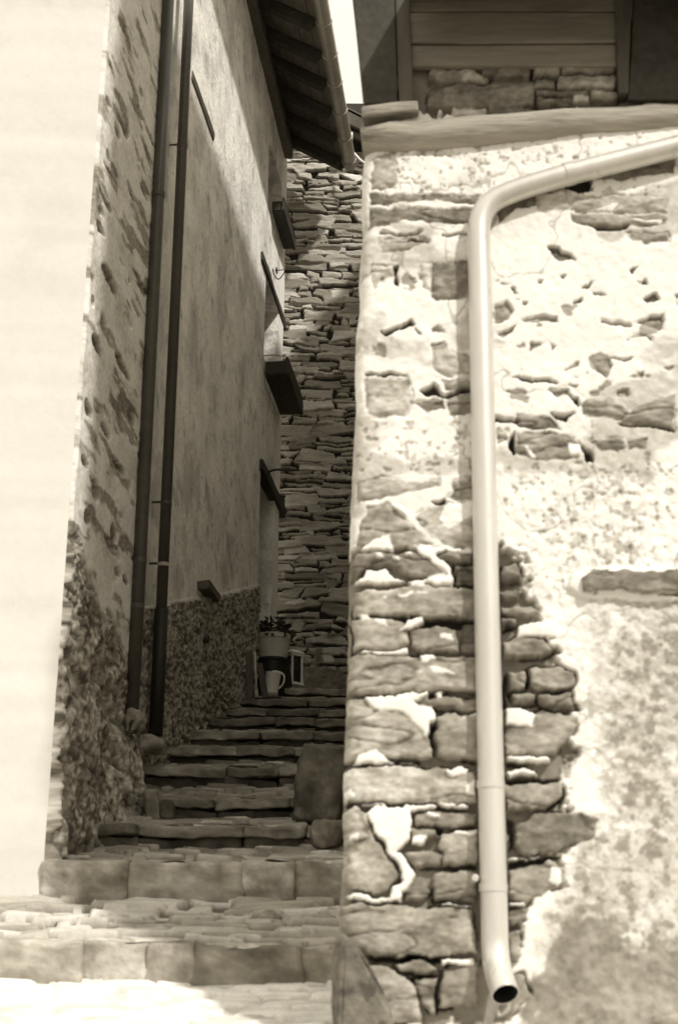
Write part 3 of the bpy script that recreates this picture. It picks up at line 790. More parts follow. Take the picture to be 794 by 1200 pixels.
def build_plastered_house():
    sj = s2z(302.5, 650)[0]                               # near jamb of the openings
    sf = s2z(319.5, 650)[0]                               # far jamb
    z_l1 = s2z(318, 338)[1]; z_l2 = s2z(317, 570)[1]      # undersides of the lintels
    z_s1 = s2z(314, 432)[1]; z_s0 = s2z(320, 262)[1]
    z_top0 = s2z(317, 170)[1]
    z_door = 4.25
    ops = [(z_door, z_l2 - .04), (z_s1, z_l1 - .04), (z_s0, z_top0)]
    zc = [1.9]
    for a, b in ops: zc += [a, b]
    zc.append(Z_EAVE + .4)
    # wall face as subdivided panels round the openings
    def panel(mb, s0, s1, z0, z1, o=W2):
        ns = max(int((s1 - s0) / .12), 1); nz = max(int((z1 - z0) / .12), 1)
        g = [[mb.bm.verts.new(tuple(L(s0 + (s1 - s0) * i / ns, o + .012 * float(fbm(np.array([s0 + (s1 - s0) * i / ns]), np.array([z0 + (z1 - z0) * j / nz]), 1.6, 3, 71)[0] - .5), z0 + (z1 - z0) * j / nz))) for i in range(ns + 1)] for j in range(nz + 1)]
        for j in range(nz):
            for i in range(ns): mb.bm.faces.new([g[j][i], g[j][i + 1], g[j + 1][i + 1], g[j + 1][i]])
    mb = MB()
    panel(mb, S1 - .02, sj, 1.9, zc[-1])
    for k in range(0, len(zc) - 1, 2): panel(mb, sj, sf, zc[k], zc[k + 1])
    mb.build('wall', M['plaster'], ph, smooth=True)
    mb = MB(); panel(mb, sf, S_END, 3.9, zc[-1], W2 + .001)
    mb.build('pale_surround', M['smooth'], ph, smooth=True)['label'] = 'pale smooth plaster strip beside the openings'
    dpt = .32
    names = ('doorway', 'window', 'window')
    for (a, b), nm in zip(ops, names):
        mb = MB()
        mb.box(L((sj + sf) / 2, W2 - dpt, (a + b) / 2), LA * (sf - sj) / 2, LN * .02, (0, 0, (b - a) / 2))
        o = mb.build(nm, M['wood_dark'], ph)
        mb = MB()
        mb.poly([L(sf, W2, a), L(sf, W2, b), L(sf, W2 - dpt, b), L(sf, W2 - dpt, a)])
        mb.poly([L(sj, W2, a), L(sj, W2 - dpt, a), L(sj, W2 - dpt, b), L(sj, W2, b)])
        mb.poly([L(sj, W2, b), L(sj, W2 - dpt, b), L(sf, W2 - dpt, b), L(sf, W2, b)])
        mb.poly([L(sj, W2, a), L(sf, W2, a), L(sf, W2 - dpt, a), L(sj, W2 - dpt, a)])
        mb.build('reveal', M['plaster'], o)
    # lintels, tie beam, ledge
    def timber(p, q_, o, w_, h_, nm, mat, parent=ph, **k):
        a = lw(*p, W2 + o); b = lw(*q_, W2 + o); b = np.array([b[0], b[1], (a[2] + b[2]) / 2]); a = np.array([a[0], a[1], b[2]])
        return MB().bar(a, b, w_, h_, (0, 0, 1)).build(nm, mat, parent, bevel=.008, cuts=3, rough=.012, seed=int(p[1]), **k)
    timber((302.5, 300), (331, 382), -.025, .09, .085, 'lintel', M['wood_dark'])
    timber((303, 545), (332, 606), -.01, .09, .11, 'lintel', M['wood_dark'])
    timber((221, 92), (247, 155), -.02, .06, .085, 'tie_beam', M['wood'])
    timber((236, 684), (249, 702), .03, .12, .06, 'stone_ledge', M['slate'])
    # pebble dash foot
    pa = np.array([s2z(x, y) for (x, y) in ((150, 714), (165, 711), (205, 703), (235, 698), (262, 694), (284, 689), (303, 684))])
    ss = np.arange(S1 - .02, sj + .004, .009); ts = np.linspace(0, 1, 300)
    S, Tt = np.meshgrid(ss, ts)
    ztop = np.interp(S, pa[:, 0], pa[:, 1]) + .015 * (fbm(S, S * 0, 4, 3, 81) - .5)
    zbot = 2.4 + .2 * S
    Z = zbot + (ztop - zbot) * Tt
    n1 = fbm(S, Z, 30, 2, 82); n2 = fbm(S, Z, 55, 3, 83); big = fbm(S, Z, 3, 3, 84)
    H = .030 + .022 * (sst(.3, .7, n1) - .5) + .016 * (n2 - .5) + .02 * (big - .5)
    H = np.where(Tt > .985, H * (1 - (Tt - .985) / .015), H)
    T = np.clip(.27 + .5 * (n1 - .5) + .5 * (n2 - .5) + .2 * (big - .5), .06, .6)
    k = sst(.02, .0, 1 - Tt); T = T * (1 - k) + .62 * k    # pale lip along the top
    P = L(0, W2, 0)[None, None] + S[..., None] * LA + H[..., None] * LN; P[..., 2] = Z
    grid_mesh('plinth', P, M['pebble'], ph, sepia(T))
    a = lw(240, 749, W2 + .04); MB().tube([a + LN * .03, a - LN * .05], .028, 14, wall=.006).build('drain_stub', M['iron'], ph)
    # --- roof: gutter, rafters, soffit boards, slates
    ov = .62
    e0 = on_plane(401, 197, LC + LN * (W2 + ov), LN); e1 = on_plane(368, 20, LC + LN * (W2 + ov), LN)
    d = (e1 - e0); d /= abs(d[1]); e2 = e0 + d * 5.6                       # runs on towards the camera
    rise = .62
    inn = -LN                                                              # uphill, away from the alley
    roof = MB().prism([e0 + LN * .05 + np.array([0, 0, .09]), e2 + LN * .05 + np.array([0, 0, .09]), e2 + inn * 4.3 + np.array([0, 0, .09 + 4.3 * rise]), e0 + inn * 4.3 + np.array([0, 0, .09 + 4.3 * rise])], (0, 0, .05)).build('roof', M['slate'], ph)
    mb = MB()
    nb = 6
    for i in range(nb):                                                     # boards run along the eaves under the slates
        a = -.06 + i * .13; b = a + .125
        mb.prism([e0 + inn * a + np.array([0, 0, .055 + max(a, 0) * rise]), e2 + inn * a + np.array([0, 0, .055 + max(a, 0) * rise]), e2 + inn * b + np.array([0, 0, .055 + b * rise]), e0 + inn * b + np.array([0, 0, .055 + b * rise])], (0, 0, .022))
    mb.build('soffit', M['soffit'], roof)
    ys = [192, 165, 134, 101, 68, 30, -12, -60, -110]
    cen = []
    for y in ys:
        x = np.interp(y, [20, 197], [368, 401]) if y > 20 else 368 - (20 - y) * .19
        p = on_plane(x, y, LC + LN * (W2 + ov), LN)
        t = (p - e0) @ d / (d @ d); cen.append(e0 + d * t)
    for c_ in cen:
        a = c_ + inn * .03 + np.array([0, 0, .005]); b = c_ + inn * .85 + np.array([0, 0, .005 + .82 * rise])
        MB().bar(a, b, .085, .10).build('rafter', M['wood_dark'], roof, bevel=.006)
    a = e0 + LA * .05; MB().bar(a + inn * -.02 + np.array([0, 0, .06]), a + inn * .9 + np.array([0, 0, .06 + .9 * rise]), .03, .14).build('verge_board', M['wood'], roof)
    # wall plate under the rafters
    s_a = float((e0 - LC) @ LA)
    MB().bar(L(s_a, W2 + .03, e0[2] + .52 * rise - .10), L(s_a - 5.0, W2 + .03, e0[2] + .52 * rise - .10 + d[2] * 5.0), .12, .14).build('wall_plate', M['wood'], ph, bevel=.008)
    # half-round gutter
    g = MB(); seg = 12; rings = []
    gc = lambda t: e0 + d * t + LN * .075 + np.array([0, 0, .055])
    for rad in (.072, .069):
        for t in np.linspace(-.03, 5.6, 40):
            rings.append([g.bm.verts.new(tuple(gc(t) + rad * (math.cos(math.pi + math.pi * k / seg) * LN + math.sin(math.pi + math.pi * k / seg) * np.array([0, 0, 1])))) for k in range(seg + 1)])
    n = len(rings) // 2
    for h_ in (0, n):
        for i in range(n - 1):
            for k in range(seg): g.bm.faces.new([rings[h_ + i][k], rings[h_ + i][k + 1], rings[h_ + i + 1][k + 1], rings[h_ + i + 1][k]])
    for i in range(n - 1):
        for k in (0, seg): g.bm.faces.new([rings[i][k], rings[i + 1][k], rings[n + i + 1][k], rings[n + i][k]])
    g.bm.faces.new([v for v in rings[0]])
    gut = g.build('gutter', M['gutter'], ph, smooth=True)
    for c_ in cen:
        t = (c_ - e0) @ d / (d @ d)
        p = [gc(t) + .076 * (math.cos(math.pi + math.pi * k / seg) * LN + math.sin(math.pi + math.pi * k / seg) * np.array([0, 0, 1])) for k in range(seg + 1)]
        MB().tube(p, .007, 6).build('gutter_bracket', M['bright_iron'], gut, smooth=True)
    return sj, sf, z_s1, z_s0, e0, d


sj, sf, z_s1, z_s0, e0, ed = build_plastered_house()

# ------------------------------------------------------------------ two dark downpipes on the left
def wall_pipe(label, top, bot, r, o, z_top):
    t = thing('downpipe', label, 'downpipe')
    a = lw(*bot, o); b = lw(*top, o)
    b = a + (b - a) * ((z_top - a[2]) / (b[2] - a[2]))
    return t, a, b
t1, a, b = wall_pipe('nearer of two slim brown downpipes on the left wall, foot hidden by rubble', (196, 28), (155.5, 826), .036, .06, 8.5)
MB().tube([a - (b - a) * .03, b], .038, 20, wall=.003).build('pipe', M['pipe_dark'], t1, smooth=True)
for y in (226, 654, 708):
    x = np.interp(y, [28, 826], [196, 155.5]); p = lw(x, y, .06); q = lw(np.interp(y + 5, [28, 826], [196, 155.5]), y + 5, .06)
    MB().tube([p, q], .0415, 20).build('collar', M['pipe_dark'], t1)
    MB().tube([p, p - LN * .09], .007, 8).build('bracket', M['iron'], t1)
t2, a, b = wall_pipe('farther brown downpipe with thick black lower end on pale loose stone', (220, 28), (182.5, 862), .033, .045, 10.6)
k = (862 - 728) / (862 - 28)
mid = lw(188.6, 726, .045)
MB().tube([mid, b], .035, 20, wall=.003).build('pipe', M['pipe_dark'], t2, smooth=True)
MB().tube([a, mid + (b - mid) * .01], .043, 20, wall=.003).build('lower_pipe', M['pipe_black'], t2, smooth=True)
for y, mt in ((169, 'pipe_dark'), (588, 'pipe_dark'), (660, 'bright_iron')):
    x = np.interp(y, [28, 862], [220, 182.5]); p = lw(x, y, .045); q = lw(np.interp(y + 4, [28, 862], [220, 182.5]), y + 4, .045)
    MB().tube([p, q], .0375, 20).build('collar', M[mt], t2)
    MB().tube([p, p - LN * .09], .007, 8).build('bracket', M['iron'], t2)

# ================================================================== far wall of dry slabs
YF = 14.0
fh = thing('slab_stone_house', 'dark house of dry laid stone slabs closing the end of the alley', 'house')


def build_far():
    xs = np.arange(-1.1, 1.3, .008); zs = np.arange(3.9, 10.62, .008)
    X, Z = np.meshgrid(xs, zs)
    H, T, D = masonry(X, Z, 91, (.030, .105), (.09, .42), joint=.0025, tone=(.24, .50), rnd=.006, depth=.055, warp=.020, split=.5, jit=.7, proud=.014, mtone=.05, pale=.14)
    H = H + .016 * (fbm(X, Z, 25, 5, 92, 2) - .5)
    # lower part: bigger stones partly pointed with mortar
    k = sst(5.9, 5.2, Z) * sst(.45, .6, fbm(X, Z, 4, 4, 93))
    H = H * (1 - k) + k * (.0 + .02 * (fbm(X, Z, 20, 4, 94) - .5)); T = T * (1 - k) + k * (.20 + .2 * (fbm(X, Z, 30, 3, 95) - .5))
    P = np.stack([X, YF - H, Z], -1)
    grid_mesh('wall', P, M['slabs'], fh, sepia(np.clip(T, .03, .75)))
    # lower edge of its roof, seen between the gutter and the near house
    Yr = YF - .22
    def rb(x0, y0, x1, y1, Y, w_, h_, nm, mat):
        a = at_y(x0, y0, Y); b = at_y(x1, y1, Y); return MB().bar(a, b, w_, h_, (0, 0, 1)).build(nm, mat, fh, bevel=.006)
    a = at_y(372, 112, Yr); b = at_y(470, 162, Yr)
    MB().prism([a, b, b + np.array([0, .9, .05]), a + np.array([0, .9, .05])], (0, 0, .05)).build('roof', M['slate'], fh)
    rb(374, 120, 470, 168, Yr + .02, .04, .16, 'fascia', M['wood'])
    rb(374, 139, 470, 185, Yr + .10, .06, .06, 'verge_board', M['wood'])
    MB().box((.4, YF + .2, (at_y(400, 165, YF)[2] + .05)), (1.2, 0, 0), (0, .1, 0), (0, 0, .5)).build('gable_board', M['wood_dark'], fh)


build_far()
wb = thing('junction_box', 'small white box under the dark far roof edge', 'box')
p = at_y(408.5, 160, YF - .2)
MB().box(p, (.042, 0, 0), (0, .03, 0), (0, 0, .04)).build('box_body', M['white'], wb, bevel=.006)
cb = MB().tube(smooth_path([at_y(403, 173, YF - .2), at_y(411, 176, YF - .24), at_y(417, 182, YF - .28), at_y(424, 190, YF - .3), at_y(436, 194, YF - .3)], 2), .012, 10).build('cable', M['white'], smooth=True)
tag(cb, 'short white cable curving down below the small white box', 'cable')

# ================================================================== stairway
stairs = thing('stone_stairway', 'worn stone stairway with cobbled treads climbing the narrow alley', 'stairs')
#        riser top y, bottom y, Y
STEP = [(1108, 1147, 6.15), (1012, 1051, 7.00), (968, 991, 7.70), (936, 957, 8.30), (899, 920, 8.90), (876, 893, 9.50), (857, 874, 10.10), (842, 855, 10.75), (830, 841, 11.35), (819, 830, 11.95), (806, 817, 12.62)]
rows = []
for (yt, yb, Y) in STEP:
    rows.append((Y, at_y(290, yt, Y)[2], at_y(290, yb, Y)[2]))
def x_left(Y): return -1.35 + .12 * (Y - 7) - .10
def x_right(Y): return .02 + .12 * (Y - 5.2) + .06
rg = np.random.RandomState(12)
for i, (Y, zt, zb) in enumerate(rows):
    if i + 1 < len(rows): Y2, z2 = rows[i + 1][0] + .06, rows[i + 1][2] + .02
    else: Y2, z2 = YF + .1, zt + .02
    xl = x_left(Y) if i > 0 else -2.9
    xr = x_right(Y2)
    if i == len(rows) - 1: xl = at_y(328, 812, Y)[0]
    dx = .010
    xs = np.arange(xl, xr, dx); ys = np.arange(Y + .02, Y2, dx)
    X, YY = np.meshgrid(xs, ys)
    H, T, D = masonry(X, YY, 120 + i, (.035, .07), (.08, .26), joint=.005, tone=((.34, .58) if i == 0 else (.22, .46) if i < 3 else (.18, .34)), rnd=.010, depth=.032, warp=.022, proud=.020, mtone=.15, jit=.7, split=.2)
    tq = (YY - Y) / (Y2 - .06 - Y)
    Zb = zt - .012 + (z2 - .02 - zt) * tq + .03 * (fbm(X, YY, 2, 3, 140 + i) - .5)
    P = np.stack([X, YY, Zb + H], -1)
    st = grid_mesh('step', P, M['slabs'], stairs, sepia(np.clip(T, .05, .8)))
    # kerb stones of the riser
    if i == 0: cuts = [at_y(x, 1120, Y)[0] for x in (-240, -60, 95, 172, 226, 352, 430)]
    elif i == 1: cuts = [at_y(49, 1030, Y)[0], at_y(150, 1030, Y)[0], at_y(286, 1030, Y)[0], at_y(345, 1030, Y)[0], xr]
    elif i == 2: cuts = [xl + .05, at_y(162, 975, Y)[0], at_y(285, 975, Y)[0], at_y(358, 975, Y)[0], xr]
    else:
        cuts = [xl + .02]
        while cuts[-1] < xr - .25: cuts.append(cuts[-1] + rg.uniform(.26, .62))
        cuts[-1] = xr
    hgt = zt - zb + .07
    for c0, c1 in zip(cuts, cuts[1:]):
        dy_ = rg.uniform(-.025, .015)
        if i >= 2:
            hs = min(.030, hgt * .2)
            block('tread_slab', ((c0 + c1) / 2, Y + .085 + dy_, zt - hs + .012), ((c1 - c0) / 2 + .003, rg.uniform(-.012, .012), rg.uniform(-.004, .004)), (0, .115, .016), (0, 0, hs), rg.uniform(.15, .29), parent=st, n=14, rough=.022, square=9, seed=i * 3.1 + c1, freq=8)  # paler than the riser: the lit top edge put into its tone
        g = rg.uniform(.8, 1.25) * {0: .34, 1: .33, 2: .12}.get(i, .10); dy = rg.uniform(-.02, .02); dz = rg.uniform(-.012, .008)  # upper risers toned darker than the treads: shade put into the colour
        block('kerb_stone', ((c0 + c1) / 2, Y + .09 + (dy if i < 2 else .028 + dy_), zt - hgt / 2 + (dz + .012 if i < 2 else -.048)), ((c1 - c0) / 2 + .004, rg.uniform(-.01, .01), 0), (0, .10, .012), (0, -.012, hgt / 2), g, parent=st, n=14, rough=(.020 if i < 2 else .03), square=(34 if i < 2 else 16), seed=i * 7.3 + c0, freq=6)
# landing left of the top riser
Y, zt, zb = rows[-1]
xs = np.arange(x_left(Y), at_y(335, 812, Y)[0], .012); ys = np.arange(11.95, YF, .012)
X, YY = np.meshgrid(xs, ys)
H, T, D = masonry(X, YY, 160, (.05, .1), (.1, .3), tone=(.22, .36), rnd=.012, depth=.015, proud=.006)
P = np.stack([X, YY, at_y(310, 818, 12.45)[2] - .02 + H + .16 * np.minimum(YY - 12.45, .25)], -1)
grid_mesh('landing', P, M['slabs'], stairs, sepia(np.clip(T, .05, .5)))

# ------------------------------------------------------------------ path and ground
def path_z(X, Y): return rows[0][2] - .27 * (rows[0][0] - Y) + .02 * (-X) * 0
xs = np.arange(-3.4, 1.8, .014); ys = np.arange(3.6, 6.24, .014)
X, YY = np.meshgrid(xs, ys)
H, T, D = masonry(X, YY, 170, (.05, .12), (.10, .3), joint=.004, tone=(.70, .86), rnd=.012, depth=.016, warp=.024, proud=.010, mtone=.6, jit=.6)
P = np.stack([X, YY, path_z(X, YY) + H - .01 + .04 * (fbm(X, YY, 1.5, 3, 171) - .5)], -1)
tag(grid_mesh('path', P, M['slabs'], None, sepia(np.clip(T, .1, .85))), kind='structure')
gy = np.array([-400, -60, -25, 0, 3.7, 6.2, 7, 12.6, 14.5, 30, 60, 400.]); gz = np.array([-9, -9, -5, path_z(0, 0), path_z(0, 3.7) - .05, rows[0][2] - .12, 1.9, 4.1, 4.4, 8, 9, 9.])
gx = np.array([-400, -60, -20, -6, -3, 0, 3, 6, 20, 60, 400.])
X, YY = np.meshgrid(gx, gy); Zg = np.repeat(gz[:, None], len(gx), 1)
tag(grid_mesh('ground', np.stack([X, YY, Zg - .02], -1), M['hill']), kind='structure')

# ------------------------------------------------------------------ loose stones by the stairs
def stone_thing(label, c, ax, ay, az, g, name='loose_stone', cat='stone', **k):
    return tag(block(name, c, ax, ay, az, g, **k), label, cat)
def boxpx(x0, y0, x1, y1, Y, depth):
    a = at_y(x0, y1, Y); b = at_y(x1, y0, Y); return (a + b) / 2, (b[0] - a[0]) / 2, (b[2] - a[2]) / 2, depth / 2
c, hx, hz, hy = boxpx(347, 876, 403, 968, 7.95, .26)
stone_thing('tall dark upright block of stone standing on the steps against the right wall', c, (hx, 0, 0), (0, hy, 0), (.012, 0, hz), .12, 'stone_block', 'stone block', n=26, rough=.030, square=8, freq=11)
c, hx, hz, hy = boxpx(364, 963, 400, 994, 7.62, .16)
stone_thing('small rounded pale stone in front of the tall dark stone block', c, (hx, 0, 0), (0, hy, 0), (.01, 0, hz), .24, rough=.03, square=6, freq=12)
c, hx, hz, hy = boxpx(160, 866, 192, 884, 8.85, .18)
stone_thing('flat pale stone under the foot of the black pipe end', c, (hx, 0, 0), (0, hy, 0), (.0, .0, hz), .36, rough=.03, square=5, freq=14)
c, hx, hz, hy = boxpx(147, 834, 168, 858, 8.22, .14)
stone_thing('small rubble stone covering the foot of the nearer brown pipe', c, (hx, 0, 0), (0, hy, 0), (.01, 0, hz), .24, rough=.035, square=5, freq=14)
c, hx, hz, hy = boxpx(168, 926, 190, 966, 8.2, .10)
stone_thing('upright slab set on edge at the left end of the steps', c, (hx, 0, 0), (0, hy, 0), (-.012, 0, hz), .24, rough=.012, square=5)
c, hx, hz, hy = boxpx(186, 938, 206, 962, 8.18, .10)
stone_thing('little dark stone right beside the upright slab at the left of the steps', c, (hx, 0, 0), (0, hy, 0), (0, 0, hz), .14, rough=.012, square=4)
pts = [at_y(x, y, 5.02) for (x, y) in ((404, 1106), (410, 1098), (418, 1102), (428, 1120), (438, 1140), (451, 1163), (464, 1215), (398, 1225), (398, 1150), (400, 1120))]
sl_ = MB().prism(pts, (-.03, .13, .02)).build('leaning_slab', M['rock'], None, smooth=False, bevel=.008, cuts=4, rough=.016, seed=9)
tag(sl_, 'dark pointed stone slab leaning against the bottom of the sunlit wall corner', 'stone slab')
c, hx, hz, hy = boxpx(295, 1066, 332, 1082, 6.75, .12)
stone_thing('pale flat pebble lying on the cobbled tread of the lowest step', c, (hx, 0, 0), (0, hy, 0), (0, 0, hz), .45, rough=.01, square=2.6)

# ------------------------------------------------------------------ things on the landing
YP = 12.75
zl = at_y(310, 817, 12.45)[2]
# black tub that carries the pot
tub = thing('tub', 'black upturned tub carrying the big clay flowerpot', 'tub')
pc = at_y(320, 773, YP); rT = .125
MB().lathe((pc[0], pc[1], zl), [(0, 0), (.185, 0), (.188, .02), (.15, pc[2] - zl - .035), (.152, pc[2] - zl - .02), (.145, pc[2] - zl), (0, pc[2] - zl)], 32).build('tub_body', M['black'], tub, smooth=True)
MB().lathe((pc[0], pc[1], pc[2] - .035), [(.152, 0), (.16, .006), (.16, .02), (.152, .026)], 32).build('rim', M['black'], tub, smooth=True)
pot = thing('flowerpot', 'wide clay flowerpot with dark leafy plant on black tub', 'flowerpot')
top = at_y(320, 745, YP); hP = top[2] - pc[2]
rr = 40 / F * np.linalg.norm(top - EYE) / 2; rb_ = 31 / F * np.linalg.norm(top - EYE) / 2
MB().lathe(pc, [(0, 0), (rb_, 0), (rr * .975, hP - .045), (rr * 1.03, hP - .04), (rr * 1.04, hP), (rr * .95, hP), (rr * .93, hP - .03), (0, hP - .03)], 36).build('pot', M['clay'], pot, smooth=False)
MB().lathe((pc[0], pc[1], pc[2] + hP - .03), [(0, .012), (rr * .5, .010), (rr * .92, .002)], 24).build('soil', M['soil'], pot)
def leaves(mb, c, n, R, hgt, size, rg, droop=.0):
    for k in range(n):
        a = rg.uniform(0, 2 * math.pi); r_ = R * math.sqrt(rg.rand()); z = rg.uniform(0, hgt) * (1 - .5 * r_ / R)
        p = np.array([c[0] + r_ * math.cos(a), c[1] + r_ * math.sin(a), c[2] + z - droop * max(r_ - R * .7, 0)])
        d = np.array([math.cos(a + rg.normal() * .8), math.sin(a + rg.normal() * .8), rg.uniform(-.4, .8)]); d /= np.linalg.norm(d)
        n_ = np.cross(d, (rg.normal(), rg.normal(), rg.normal())); n_ /= np.linalg.norm(n_)
        l = size * rg.uniform(.6, 1.3); w_ = l * .28
        up = np.cross(n_, d) * l * .12
        mb.poly([p, p + d * l * .45 + n_ * w_ + up, p + d * l, p + d * l * .45 - n_ * w_ + up])
mb = MB(); leaves(mb, (pc[0], pc[1], pc[2] + hP - .02), 420, rr * 1.05, .20, .05, np.random.RandomState(4), .6)
mb.build('plant', M['leaf'], pot)
mb = MB()
for k in range(7):
    a = k * 1.1; mb.tube([pc + np.array([.05 * math.cos(a), .05 * math.sin(a), hP - .02]), pc + np.array([.10 * math.cos(a), .10 * math.sin(a), hP + .09 + .02 * (k % 3)])], .004, 6)
mb.build('stem', M['leaf'], pot)

# watering can
can = thing('watering_can', 'small pale watering can with looped handle on the landing', 'watering can')
YC = 12.40
cb_ = at_y(318.5, 813, YC); ct = at_y(317.5, 789, YC)
sc_ = np.linalg.norm(cb_ - EYE) / F
rb2, rt2, hC = 8.0 * sc_, 9.0 * sc_, ct[2] - cb_[2]
c0 = np.array([cb_[0], cb_[1], cb_[2]])
MB().lathe(c0, [(0, 0), (rb2, 0), (rb2 * 1.02, .004), (rt2, hC), (rt2 * 1.03, hC + .003), (rt2 * .96, hC + .002), (rb2 * .94, .01), (0, .01)], 28).build('can_body', M['enamel'], can, smooth=True)
hp = [c0 + np.array([-rt2 * .5, 0, hC * .93]), c0 + np.array([-rt2 * .2, 0, hC + 2.6 * sc_]), c0 + np.array([rt2 * .7, 0, hC + 2.6 * sc_]), c0 + np.array([rt2 * 1.55, 0, hC - 1 * sc_]), c0 + np.array([rt2 * 1.55, 0, hC * .5]), c0 + np.array([rt2 * .95, 0, hC * .28])]
MB().tube(smooth_path(hp, 2), 1.0 * sc_, 10).build('handle', M['enamel'], can, smooth=True)
MB().tube([c0 + np.array([-rb2 * .5, .04, hC * .25]), c0 + np.array([-rb2 * 1.0, .13, hC * .7]), c0 + np.array([-rb2 * 1.3, .18, hC * 1.0])], [.014, .010, .009], 12, wall=.001).build('spout', M['enamel'], can, smooth=True)

# lantern
la_ = thing('lantern', 'white wooden lantern with dark panes beside the black tub', 'lantern')
YL = 13.0
b0 = at_y(343, 803, YL); t0 = at_y(343, 766, YL); hL = t0[2] - b0[2]
ang = math.radians(38); ex = np.array([math.cos(ang), math.sin(ang), 0]); ey = np.array([-math.sin(ang), math.cos(ang), 0]); hw = .062
b0 = b0 + np.array([0, .03, 0])
fr = MB()
fr.box(b0 + np.array([0, 0, .012]), ex * (hw + .008), ey * (hw + .008), (0, 0, .012))
fr.box(b0 + np.array([0, 0, hL - .012]), ex * (hw + .004), ey * (hw + .004), (0, 0, .012))
for i in (-1, 1):
    for j in (-1, 1): fr.box(b0 + ex * i * (hw - .009) + ey * j * (hw - .009) + np.array([0, 0, hL / 2]), ex * .0095, ey * .0095, (0, 0, hL / 2 - .024))
fr.build('frame', M['white'], la_, bevel=.001)
for v, u_ in ((ex, ey), (-ex, ey), (ey, ex), (-ey, ex)):
    MB().box(b0 + v * (hw - .010) + np.array([0, 0, hL / 2]), v * .0015, u_ * (hw - .0185), (0, 0, hL / 2 - .024)).build('pane', M['glass'], la_)
rf = MB(); zz = hL
A = [b0 + ex * i * (hw + .02) + ey * j * (hw + .02) + np.array([0, 0, zz]) for i, j in ((-1, -1), (1, -1), (1, 1), (-1, 1))]
B = [b0 + ex * i * .026 + ey * j * .026 + np.array([0, 0, zz + .042]) for i, j in ((-1, -1), (1, -1), (1, 1), (-1, 1))]
va = [rf.bm.verts.new(tuple(p)) for p in A]; vb = [rf.bm.verts.new(tuple(p)) for p in B]
for k in range(4): rf.bm.faces.new([va[k], va[(k + 1) % 4], vb[(k + 1) % 4], vb[k]])
rf.bm.faces.new(va[::-1]); rf.bm.faces.new(vb)
rf.build('roof', M['white'], la_, bevel=.002)

# boards and stick leaning on the wall
def lean(name, label, cat, base, top_, w_, h_, Yb, Yt, mat):
    a = at_y(*base, Yb); b = at_y(*top_, Yt)
    return tag(MB().bar(a, b, w_, h_, (0, 1, .2)).build(name, mat, bevel=.004, cuts=2, rough=.004, seed=int(base[0])), label, cat)
lean('board', 'dark board leaning at the wall left of the pale stick', 'board', (293, 818), (292, 765), .055, .022, 11.96, 12.02, M['wood'])
lean('board', 'dark board leaning between the pale stick and the watering can', 'board', (311, 819), (304, 778), .05, .022, 11.98, 12.2, M['wood'])
stk = thing('stick', 'pale stick with a metal ferrule leaning between two dark boards', 'stick')
a = at_y(300.5, 818, 11.93); b = at_y(298.5, 764, 12.02)
MB().tube([a + (b - a) * .16, b], .010, 12).build('shaft', M['pale_wood'], stk, smooth=True)
MB().tube([a, a + (b - a) * .17], [.020, .013], 14).build('ferrule', M['bright_iron'], stk, smooth=True)
c, hx, hz, hy = boxpx(312, 812, 326, 819, 12.3, .1)
stone_thing('flat little stone in front of the watering can', c, (hx, 0, 0), (0, hy, 0), (0, 0, hz), .3, rough=.008, square=2.6)

# ------------------------------------------------------------------ window boxes, wire, bracket on the plastered house
def window_box(label, zt, s0, s1, out, hgt):
    t = thing('window_box', label, 'window box')
    mid_ = (s0 + s1) / 2
    MB().box(L(mid_, W2 + .012 + out / 2, zt - hgt), LA * (s1 - s0) / 2, LN * out / 2, (0, 0, .014)).build('bottom_board', M['wood_dark'], t, bevel=.003, cuts=2, rough=.004)
    MB().box(L(mid_, W2 + .012 + out + .012, zt - hgt / 2 + .01), LA * ((s1 - s0) / 2 + .03), LN * .012 + np.array([0, 0, .01]), (0, 0, hgt / 2 + .02)).build('front_board', M['wood_dark'], t, bevel=.003, cuts=2, rough=.006)
    for e in (s0, s1): MB().box(L(e, W2 + .012 + out / 2, zt - hgt / 2), LA * .012, LN * out / 2, (0, 0, hgt / 2)).build('end_board', M['wood_dark'], t, bevel=.003)
    MB().tube([L(s0 - .04, W2 + .0, zt + .05), L(s0 - .04, W2 + out * .6, zt + .05), L(s0 - .04, W2 + out + .03, zt + .02)], .006, 8).build('hook', M['bright_iron'], t)
sa, za = lsz(309, 430, W2 + .0); sb = sa + .95
window_box('large dark wooden box hung under the middle window of the plastered house', za + .05, sa, sb, .20, .13)
sa2, za2 = lsz(317.5, 240, W2)
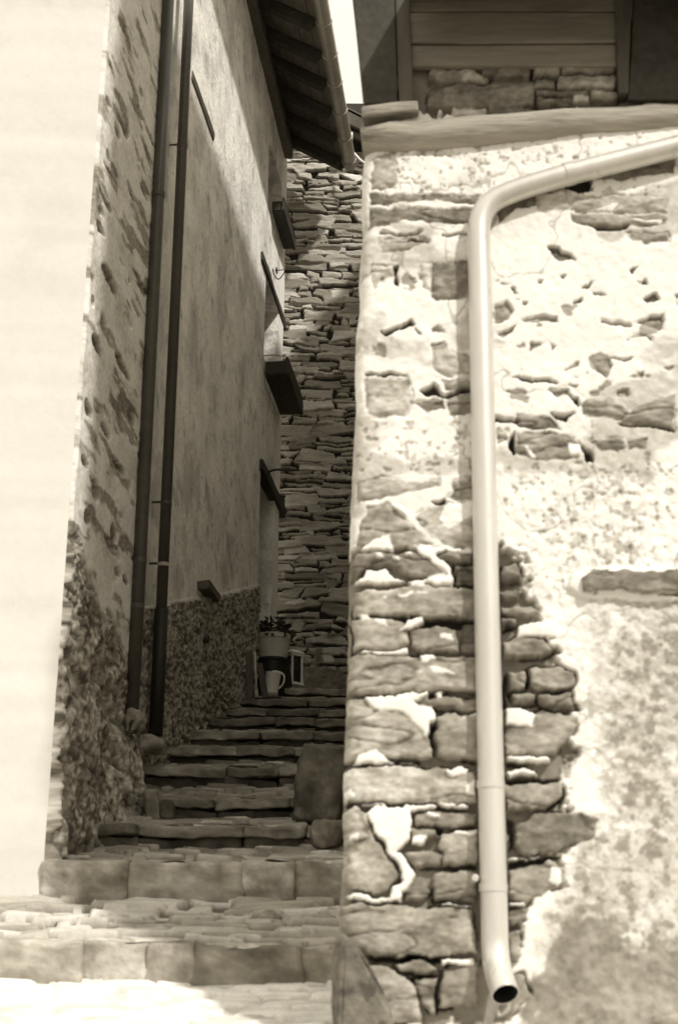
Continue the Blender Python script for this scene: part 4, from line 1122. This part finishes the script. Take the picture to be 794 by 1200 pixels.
window_box('smaller dark wooden box hung under the highest window below the eaves', za2 + .03, sa2, sa2 + .75, .10, .10)

wr = thing('clothes_line', 'thin wire strung across the alley from an iron hook below the top window box', 'wire')
h0 = lw(316, 315, W2); h1 = lw(333, 319, W2 + .06)
pa_ = lw(334, 316, W2 + .12); pb = np.array([1.02, 13.2, at_y(418, 316, 13.2)[2]])
MB().tube([lw(322, 317, W2 + .02), pa_, pa_ * .5 + pb * .5 - np.array([0, 0, .02]), pb], .005, 8).build('wire', M['iron'], wr, smooth=True)
MB().tube(smooth_path([lw(319, 312, W2 - .02), lw(321, 322, W2 + .05), lw(326, 329, W2 + .08), lw(333, 320, W2 + .10), pa_], 2), .006, 8).build('hook', M['iron'], wr, smooth=True)
ang_ = [lw(324, 317, W2 + .03) + .03 * (math.cos(t) * LA + math.sin(t) * np.array([0, 0, 1])) for t in np.linspace(0, 2 * math.pi, 15)]
MB().tube(ang_, .006, 8).build('ring', M['iron'], wr, smooth=True)
ib = MB().tube(smooth_path([lw(312.5, 562, W2 - .02), lw(313, 556, W2 + .06), lw(316, 552, W2 + .12), lw(324, 550, W2 + .19), lw(333, 551, W2 + .26), lw(345, 551, W2 + .34)], 2), .011, 10).build('iron_bracket', M['iron'], smooth=True)
tag(ib, 'bent iron bracket sticking out above the door lintel', 'bracket')

# every thing's Empty stands at the foot of its parts
for o in [q for q in SC.objects if q.type == 'EMPTY' and q.parent is None]:
    lo = np.full(3, 1e9); hi = -lo
    st_ = list(o.children)
    while st_:
        c_ = st_.pop(); st_ += list(c_.children)
        if c_.type != 'MESH': continue
        co = np.empty(len(c_.data.vertices) * 3, np.float32); c_.data.vertices.foreach_get('co', co); co = co.reshape(-1, 3)
        lo = np.minimum(lo, co.min(0)); hi = np.maximum(hi, co.max(0))
    b_ = Vector(((lo[0] + hi[0]) / 2, (lo[1] + hi[1]) / 2, lo[2]))
    o.location = b_
    for c_ in o.children: c_.location = -b_
can.rotation_euler = (0, math.radians(7), math.radians(-12))
